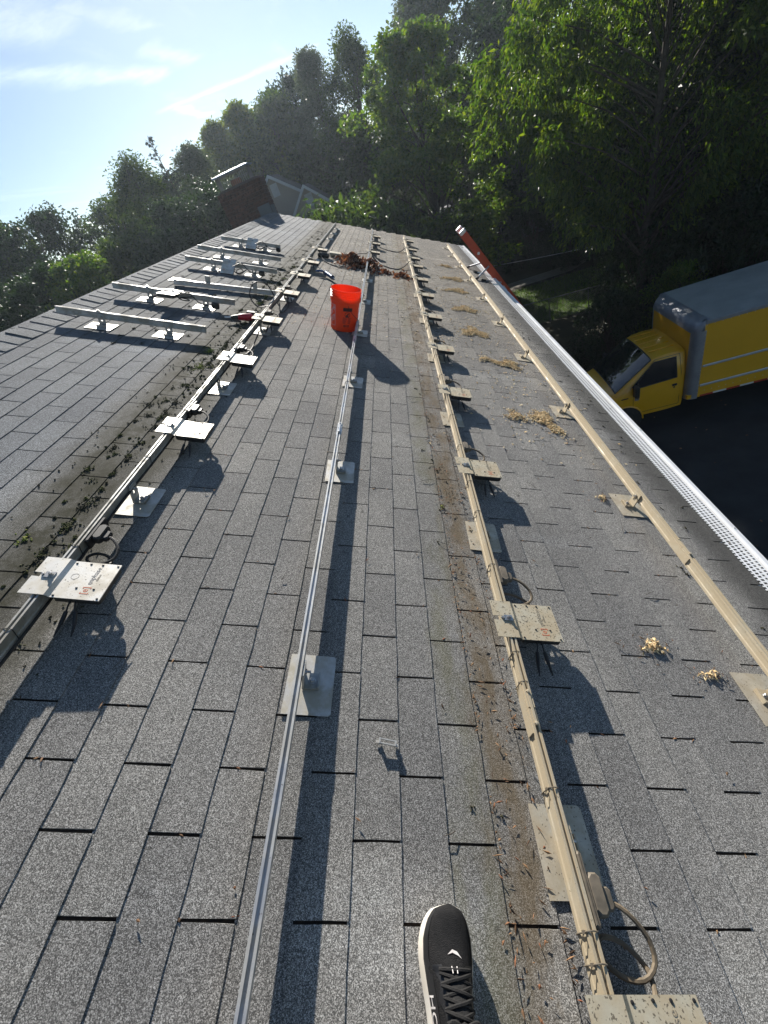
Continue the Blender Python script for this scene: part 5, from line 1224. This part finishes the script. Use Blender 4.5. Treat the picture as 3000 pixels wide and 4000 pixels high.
for z in (-2.1, -3.4): mb = MB(); mb.box((2.75, 25.36, z), (.68, .04, .05)); mb.build('beam', 'trim_white', po, M=IP)
mb = MB(); mb.box((2.75, 26.2, -4.3), (.7, .75, 2.25)); mb.build('wall', 'siding_blue_grey', po, M=IP)
# chain link fence in front of the lawn
fe = thing('chain_link_fence', 'grey chain link fence along the sunlit grass below the ladder', 'fence', Matrix.Translation((4.4, 20.4, GZ))); IF = Matrix.Translation((-4.4, -20.4, -GZ))
fa, fb = Vector((4.4, 20.4, GZ)), Vector((10.6, 18.9, GZ)); n_ = 5
for i in range(n_): p_ = fa.lerp(fb, i / (n_ - 1)); mb = MB(); mb.tube([p_, p_ + Vector((0, 0, 1.05))], .025, 8); mb.build('post', 'galvanised', fe, M=IF)
mb = MB(); mb.tube([fa + Vector((0, 0, 1.02)), fb + Vector((0, 0, 1.02))], .02, 6); mb.build('top_rail', 'galvanised', fe, M=IF)
mb = MB(); Lf = (fb - fa).length; dv_ = (fb - fa).normalized(); q = -1.0
while q < Lf:
    for sg in (0, 1):
        a = max(0, q); b = min(Lf, q + 1.0)
        if b - a > .05:
            za, zb_ = (a - q), (b - q); za, zb_ = (za, zb_) if not sg else (1 - za, 1 - zb_)
            mb.tube([fa + dv_ * a + Vector((0, 0, za)), fa + dv_ * b + Vector((0, 0, zb_))], .0035, 3, cap=False)
    q += .085
o = mb.build('wire_mesh', 'galvanised', fe, M=IF); o['kind'] = 'stuff'
# overhead wire
mb = MB(); A0, B0 = Vector((15.5, 15.0, -3.6)), Vector((2.0, 27.2, -4.55)); mb.tube([A0.lerp(B0, u) - Vector((0, 0, .35 * math.sin(math.pi * u))) for u in np.linspace(0, 1, 20)], .012, 5)
tag(mb.build('overhead_wire', 'truck_rail_white'), 'thin sagging wire in front of the dark trees', 'wire')

# ================================================================ TREES
def leaf_cloud(C, O, n_per, spread, leaf, mat, droop=.0, aspect=.42, flat=.75, name='crown'):
    # C clump centres (k,3), O outward directions; every leaf a folded rhombus
    k = len(C); n = k * n_per
    idx = np.repeat(np.arange(k), n_per)
    sp = spread if np.ndim(spread) else np.full(k, spread)
    g = rng.normal(0, 1, (n, 3)); g /= np.linalg.norm(g, axis=1)[:, None]; g *= (rng.uniform(0, 1, n) ** .55)[:, None]
    g[:, 2] *= flat
    P = C[idx] + g * sp[idx][:, None]
    P[:, 2] -= droop * sp[idx] * (g[:, 0] ** 2 + g[:, 1] ** 2)
    dirn = O[idx] * .5 + g * .6 + rng.normal(0, .55, (n, 3)); dirn[:, 2] -= .25 + droop
    dirn /= np.linalg.norm(dirn, axis=1)[:, None]
    up = np.array([0, 0, 1.0]) + rng.normal(0, .55, (n, 3)) + g * .4
    side_ = np.cross(dirn, up); side_ /= np.linalg.norm(side_, axis=1)[:, None] + 1e-9
    nr_ = np.cross(side_, dirn)
    L = leaf * rng.uniform(.65, 1.3, n)[:, None]
    V = np.empty((n, 4, 3)); V[:, 0] = P - dirn * L * .5; V[:, 2] = P + dirn * L * .5
    V[:, 1] = P + side_ * L * aspect * .5 + nr_ * L * .10; V[:, 3] = P - side_ * L * aspect * .5 + nr_ * L * .10
    F = np.array([[0, 1, 2], [0, 2, 3]])[None] + (np.arange(n) * 4)[:, None, None]
    # keep each leaf one island: shared verts 0 and 2
    return np_mesh(name, V.reshape(-1, 3), F.reshape(-1, 3), mat)
def deciduous(seed, H, zc0, rmax, kind='oval', k=230, n_per=150, leaf=.16, spread=.62, mat='leaf_mid', trunk_r=.22, droop=.15, aspect=.45, lean=(0, 0), clear=None):
    global rng
    rng = np.random.default_rng(seed); rd = random.Random(seed)
    C, O = [], []; ph = [rd.uniform(0, 6.28) for _ in range(6)]
    while len(C) < k:
        u = rd.random(); a = rd.uniform(0, 6.283)
        if kind == 'oval': r = math.sin(math.pi * (.08 + .88 * u) ** .85) ** .75
        elif kind == 'tall': r = (math.sin(math.pi * (.06 + .9 * u) ** .62)) ** .8
        elif kind == 'wide': r = math.sin(math.pi * (.12 + .80 * u) ** 1.15) ** .6
        else: r = (1 - u) ** .8
        lob = 1 + .22 * math.sin(3 * a + ph[0] + 5 * u) + .16 * math.sin(5 * a + ph[1] - 9 * u) + .10 * math.sin(13 * u + ph[2])
        q = rd.random() ** .42
        if clear and abs((a - clear[0] + math.pi) % (2 * math.pi) - math.pi) < clear[1] and u < .8: continue
        if rd.random() > .35 + .65 * q: continue
        rr = r * lob * rmax * q; z = zc0 + u * (H - zc0)
        C.append((rr * math.cos(a) + lean[0] * u, rr * math.sin(a) + lean[1] * u, z)); O.append((math.cos(a) * q, math.sin(a) * q, (u - .35) * 1.2))
    C = np.array(C); O = np.array(O)
    sp = spread * rng.uniform(.55, 1.25, k)
    crown = leaf_cloud(C, O, n_per, sp, leaf, mat, droop, aspect)
    mb = MB(); pts = [(0, 0, -.6)]; 
    for i in range(1, 7): u = i / 6; pts.append((lean[0] * u * u + rd.gauss(0, .10) * rmax * .15, lean[1] * u * u + rd.gauss(0, .1) * rmax * .15, H * .88 * u))
    mb.tube(pts, [trunk_r * (1.25 if i == 0 else 1) * (1 - i / 7) ** .9 for i in range(7)], 10)
    order = rng.permutation(k)[:int(min(k, 70))]
    for i in order:
        c = Vector(C[i]); zb = max(zc0 * .7, c.z - rd.uniform(.8, 2.4) - .35 * math.hypot(c.x, c.y)); u = min(.95, max(0, zb / (H * .88)))
        j = int(u * 6); f_ = u * 6 - j; b0 = Vector(pts[j]).lerp(Vector(pts[min(6, j + 1)]), f_)
        m1 = b0.lerp(c, .5) + Vector((rd.gauss(0, .15), rd.gauss(0, .15), .25))
        r0 = trunk_r * .28 * (1 - u) + .02; mb.tube([b0, m1, c], [r0, r0 * .6, .012], 5, cap=False)
    return mb.mesh('trunk', 'bark', True), crown
def conifer(seed, H, rmax, mat='needle_dark', k=26, leaf=.16, bare=.12):
    global rng
    rng = np.random.default_rng(seed); rd = random.Random(seed)
    C, O, S_ = [], [], []; mb = MB(); mb.tube([(0, 0, -.5), (0, 0, H * .5), (.05, .0, H)], [rmax * .07, rmax * .04, .012], 8)
    z = 1.0
    while z < H * .985:
        u = z / H; r = rmax * (1 - u) ** .8 + .10; nb_ = max(4, int(8 * (1 - u) + 4))
        for b in range(nb_):
            a = rd.uniform(0, 6.283); rr = r * rd.uniform(.7, 1.15); tip = Vector((rr * math.cos(a), rr * math.sin(a), z - rr * .22 + (.25 if u > .8 else 0)))
            mb.tube([(0, 0, z), tip.lerp(Vector((0, 0, z)), .5) + Vector((0, 0, .04)), tip], [.03 * (1 - u) + .012, .018 * (1 - u) + .008, .005], 4, cap=False)
            if u > 1 - bare and rd.random() < .5: continue
            m_ = max(2, int(rr / .22))
            for i in range(m_):
                f_ = (i + 1) / m_; p_ = Vector((0, 0, z)).lerp(tip, f_); C.append(p_); O.append((math.cos(a), math.sin(a), -.1)); S_.append(.22 * (1 - u) + .09)
        z += .34 * (1 - u * .5)
    crown = leaf_cloud(np.array([tuple(c) for c in C]), np.array(O), 26, np.array(S_), leaf, mat, .25, .16, .4)
    return mb.mesh('trunk', 'bark', True), crown
TV = {}
def variant(key):
    if key not in TV: TV[key] = VARS[key]()
    return TV[key]
VARS = {
    'oakA': lambda: deciduous(11, 11.5, 1.6, 4.3, 'oval', 240, 150, .20, .80, 'leaf_mid', aspect=.6),
    'oakB': lambda: deciduous(12, 12.0, 1.2, 3.9, 'wide', 240, 150, .20, .80, 'leaf_dark', aspect=.6),
    'tallA': lambda: deciduous(13, 14.0, 1.5, 3.0, 'tall', 250, 150, .17, .72, 'leaf_mid', droop=.35),
    'tallB': lambda: deciduous(14, 14.0, 1.2, 2.9, 'tall', 250, 150, .17, .66, 'leaf_silver', droop=.4),
    'poplar': lambda: deciduous(15, 12.0, .8, 2.5, 'tall', 230, 130, .21, .55, 'leaf_yellowish', droop=.1, aspect=.5),
    'lime': lambda: deciduous(16, 10.5, 1.4, 3.4, 'oval', 230, 170, .17, .60, 'leaf_bright', droop=.12, aspect=.62),
    'feather': lambda: deciduous(17, 9.0, 2.2, 3.0, 'wide', 120, 120, .15, .55, 'leaf_mid', droop=.1),
    'hickory': lambda: deciduous(18, 13.5, 5.0, 5.6, 'wide', 420, 150, .24, .85, 'leaf_drooping', trunk_r=.26, droop=.55, aspect=.36, lean=(.6, .2), clear=(rad(-115), rad(38))),
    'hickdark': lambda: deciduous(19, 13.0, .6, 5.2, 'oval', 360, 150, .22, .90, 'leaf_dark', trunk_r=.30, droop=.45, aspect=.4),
    'spruce': lambda: conifer(21, 13.5, 2.6),
    'shrub': lambda: deciduous(22, 2.6, .15, 1.7, 'wide', 90, 130, .12, .42, 'leaf_mid', trunk_r=.06),
    'shrubB': lambda: deciduous(23, 3.0, .1, 1.5, 'oval', 90, 130, .13, .42, 'leaf_bright', trunk_r=.06),
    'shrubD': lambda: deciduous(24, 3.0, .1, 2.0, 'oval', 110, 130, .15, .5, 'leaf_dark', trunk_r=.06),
}
VH = {'oakA': 11.5, 'oakB': 12.0, 'tallA': 14.0, 'tallB': 14.0, 'poplar': 12.0, 'lime': 10.5, 'feather': 9.0, 'hickory': 13.5, 'hickdark': 13.0, 'spruce': 13.5, 'shrub': 2.6, 'shrubB': 3.0, 'shrubD': 3.0}
def tree(key, az, dist, el_top, label, rz=0.0, wide=1.0, cat='tree', group=None, name=None, base=None):
    # az, el as seen from where we stand; distance in metres along the ground
    x = CAMW[0] + dist * math.sin(rad(az)); y = CAMW[1] + dist * math.cos(rad(az)); zb = gz(x, y) if base is None else base
    top = CAMW[2] + dist * math.tan(rad(el_top)); sc_ = (top - zb) / VH[key]
    t_, c_ = variant(key)
    o = thing(name or ('spruce_tree' if key == 'spruce' else 'tree'), label, cat, Matrix.Translation((x, y, zb)) @ Matrix.Rotation(rz, 4, 'Z') @ Matrix.Diagonal((sc_ * wide, sc_ * wide, sc_, 1)), group)
    link('trunk', t_, o); link('crown', c_, o); return o
G1 = 'trees along the skyline'
T = tree
T('hickory', 24.8, 17.5, 9.5, 'big near tree with long drooping bright leaves above the truck', 0.0, .92)
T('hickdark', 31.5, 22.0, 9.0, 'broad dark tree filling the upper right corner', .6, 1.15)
T('lime', 4.3, 26.0, 7.9, 'sunlit yellow-green tree with twin trunks beyond the far roof edge', 1.1, 1.0)
T('lime', 10.3, 34.0, -2.0, 'smaller yellow-green tree left of the brown-roofed house', 3.9, .75)
T('tallA', -.9, 32, 9.6, 'tall dense tree rising left of the yellow-green tree', .4, 1.15, group=G1)
T('tallB', -4.5, 35, 9.6, 'silvery tall pointed tree in the middle of the skyline', 2.1, 1.15, group=G1)
T('oakB', -7.4, 40, 8.4, 'dark hazy tree behind the tan house', 5.0, .95, group=G1)
T('tallB', -1.6, 33, 4.2, 'pale green weeping tree below the skyline, right of the tan house', 4.9, 1.05, group=G1)
T('poplar', -12.6, 37, 8.4, 'sparse poplar with upright twigs directly behind the chimney', .2, 1.15, group=G1)
T('poplar', -15.4, 38, 8.0, 'poplar just left of the chimney cap', 2.5, 1.15, group=G1)
T('oakA', -9.8, 37, 8.0, 'round tree right of the poplars', 2.0, .95, group=G1)
T('spruce', -21.3, 28, 9.1, 'spruce with thin bare top left of the chimney', .5, .85, group=G1)
T('tallA', -24.3, 29, 8.2, 'full grey-green tree left of the spruce', 2.9, 1.2, group=G1)
T('tallB', -18.6, 30, 7.2, 'silvery round tree right of the spruce', 4.4, 1.25, group=G1)
T('oakB', -20.4, 24.5, 4.2, 'dark full tree under the spruce against the ridge', 3.4, .95, group=G1)
T('oakA', -27.6, 34, 5.9, 'rounded tree at the left shoulder of the wood', 3.2, .95, group=G1)
T('feather', -31.8, 33, 4.8, 'thin see-through tree low on the left skyline', 1.2, .9, group=G1)
T('oakB', -35.8, 33, 6.9, 'dark tree near the left edge of the picture', .9, 1.0, group=G1)
T('oakA', -40.0, 34, 7.6, 'dark tree cut by the left picture edge', 2.9, 1.05, group=G1)
T('lime', -33.8, 23, 2.9, 'bright green rounded tree just over the left ridge', .7, 1.0, group=G1)
T('oakA', -28.6, 25, 2.9, 'green tree below the thin see-through tree', 4.1, .95, group=G1)
T('oakB', -39.0, 24, 3.4, 'low dark tree over the ridge at the left picture edge', 1.1, 1.0, group=G1)
T('oakB', -24.2, 23, 2.2, 'low dark tree against the ridge line left of the spruce', 1.5, .9, group=G1)
T('tallB', 5.6, 44, 10.4, 'hazy tall tree behind the top of the yellow-green tree', 3.0, 1.2, group=G1)
T('oakA', 8.0, 46, 11.5, 'high hazy tree at the top edge left of the big leafy tree', 1.9, 1.1, group=G1)
T('tallA', 12.5, 52, 9.5, 'tree on the slope behind the chimney of the brown-roofed house', 5.2, 1.2, group=G1)
BG = 'trees of the wood behind'
for i, (az, dist, el, key, lab) in enumerate(((18, 34, 9, 'oakB', 'dark tree behind the left half of the big leafy tree'), (24, 31, 9, 'hickdark', 'dark tree straight behind the big leafy trunk'), (30, 33, 8, 'oakB', 'dark tree right of the big leafy trunk, far back'),
        (36, 28, 7, 'hickdark', 'dark tree at the right picture edge above the truck'), (41, 25, 6, 'hickdark', 'dark tree behind the rear of the truck'),
        (-11.0, 50, 7.2, 'oakB', 'far tree showing between poplar and tan house'), (-17.0, 46, 6.3, 'oakA', 'far tree between the poplars and the spruce'), (-22.8, 44, 6.2, 'oakB', 'far tree behind the spruce'))):
    T(key, az, dist, el, lab, i * 1.3, 1.15, group=BG)
T('shrub', -8.6, 21.5, -1.6, 'grey-green bush in front of the tan house', .3, .95, 'bush', name='bush')
T('shrub', -10.9, 20.5, -2.4, 'bush at the foot of the chimney', 2.1, 1.0, 'bush', name='bush')
T('shrubB', -4.6, 24, -2.4, 'round bright bush right of the tan house corner', 1.3, .9, 'bush', name='bush')
T('shrubD', -1.6, 20, -4.4, 'dark bush behind the far roof edge', 1.3, .55, 'bush', name='bush')
T('shrubB', 4.6, 23.0, -8.2, 'sunlit bush between the twin trunks and the dark house', 2.2, 1.0, 'bush', name='bush')
BU = 'shaded bushes under the trees'
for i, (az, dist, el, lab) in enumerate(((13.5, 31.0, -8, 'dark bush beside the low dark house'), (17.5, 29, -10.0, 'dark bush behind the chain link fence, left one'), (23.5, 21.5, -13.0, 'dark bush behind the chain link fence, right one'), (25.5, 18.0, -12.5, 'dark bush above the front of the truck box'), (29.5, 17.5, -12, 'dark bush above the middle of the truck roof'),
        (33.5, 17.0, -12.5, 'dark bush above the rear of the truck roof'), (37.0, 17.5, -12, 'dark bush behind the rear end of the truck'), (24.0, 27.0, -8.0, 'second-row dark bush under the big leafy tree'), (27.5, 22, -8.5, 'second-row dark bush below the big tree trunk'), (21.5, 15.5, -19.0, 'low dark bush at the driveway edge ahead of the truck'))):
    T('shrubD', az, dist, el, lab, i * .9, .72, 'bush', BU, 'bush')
T('shrubB', 28.2, 15.6, -17.6, 'bright sunlit shrub behind the roof of the truck', 1.0, .7, 'bush', name='bush')
# grass on the sunlit patch
pts = []
while len(pts) < 9000:
    x, y = random.uniform(3, 11.2), random.uniform(19.6, 26.6)
    ins = False; j = 4
    for i in range(5):
        (xi, yi), (xj, yj) = lawn_poly[i], lawn_poly[j]
        if (yi > y) != (yj > y) and x < (xj - xi) * (y - yi) / (yj - yi) + xi: ins = not ins
        j = i
    if ins: pts.append((x, y, GZ + .006))
P = np.array(pts); n = len(P); a = rng.uniform(0, 6.283, n); h_ = rng.uniform(.06, .16, n); w_ = .012
V = np.empty((n, 3, 3)); V[:, 0] = P + np.stack([np.cos(a) * w_, np.sin(a) * w_, 0 * a], 1); V[:, 1] = P - np.stack([np.cos(a) * w_, np.sin(a) * w_, 0 * a], 1)
V[:, 2] = P + np.stack([rng.normal(0, .04, n), rng.normal(0, .04, n), h_], 1)
o = link('grass', np_mesh('grass', V.reshape(-1, 3), np.arange(n * 3).reshape(n, 3), 'grass_blade')); tag(o, 'sunlit grass patch below the ladder', 'grass', kind='stuff')

P = np.array([(random.uniform(2.6, 16), random.uniform(-4, 13.5), GZ + .007) for _ in range(420)]); n = len(P)
V, F = bits(P, rng.uniform(.02, .05, n), rng.uniform(.012, .028, n), rng.uniform(.001, .004, n), .15)
tag(link('fallen_leaves', np_mesh('fallen_leaves', V, F, 'litter_brown')), 'small dry leaves scattered on the shaded driveway', 'leaf litter', kind='stuff')

# ================================================================ HAZE
mh = bpy.data.materials.new('haze_air'); mh.use_nodes = True; th = NT(mh.node_tree)
pv = th.node('ShaderNodeVolumePrincipled', inp={'Color': (0.74, 0.87, 1.0, 1), 'Density': 0.0007, 'Anisotropy': 0.6})
oh = th.node('ShaderNodeOutputMaterial'); th.l.new(pv.outputs[0], oh.inputs['Volume'])
MATS['haze_air'] = mh
mb = MB(); mb.box((0, 10, 4.0), (126, 126, 11.8)); hz = mb.build('haze', 'haze_air'); hz['kind'] = 'stuff'; hz['label'] = 'thin bluish morning haze over the whole place'
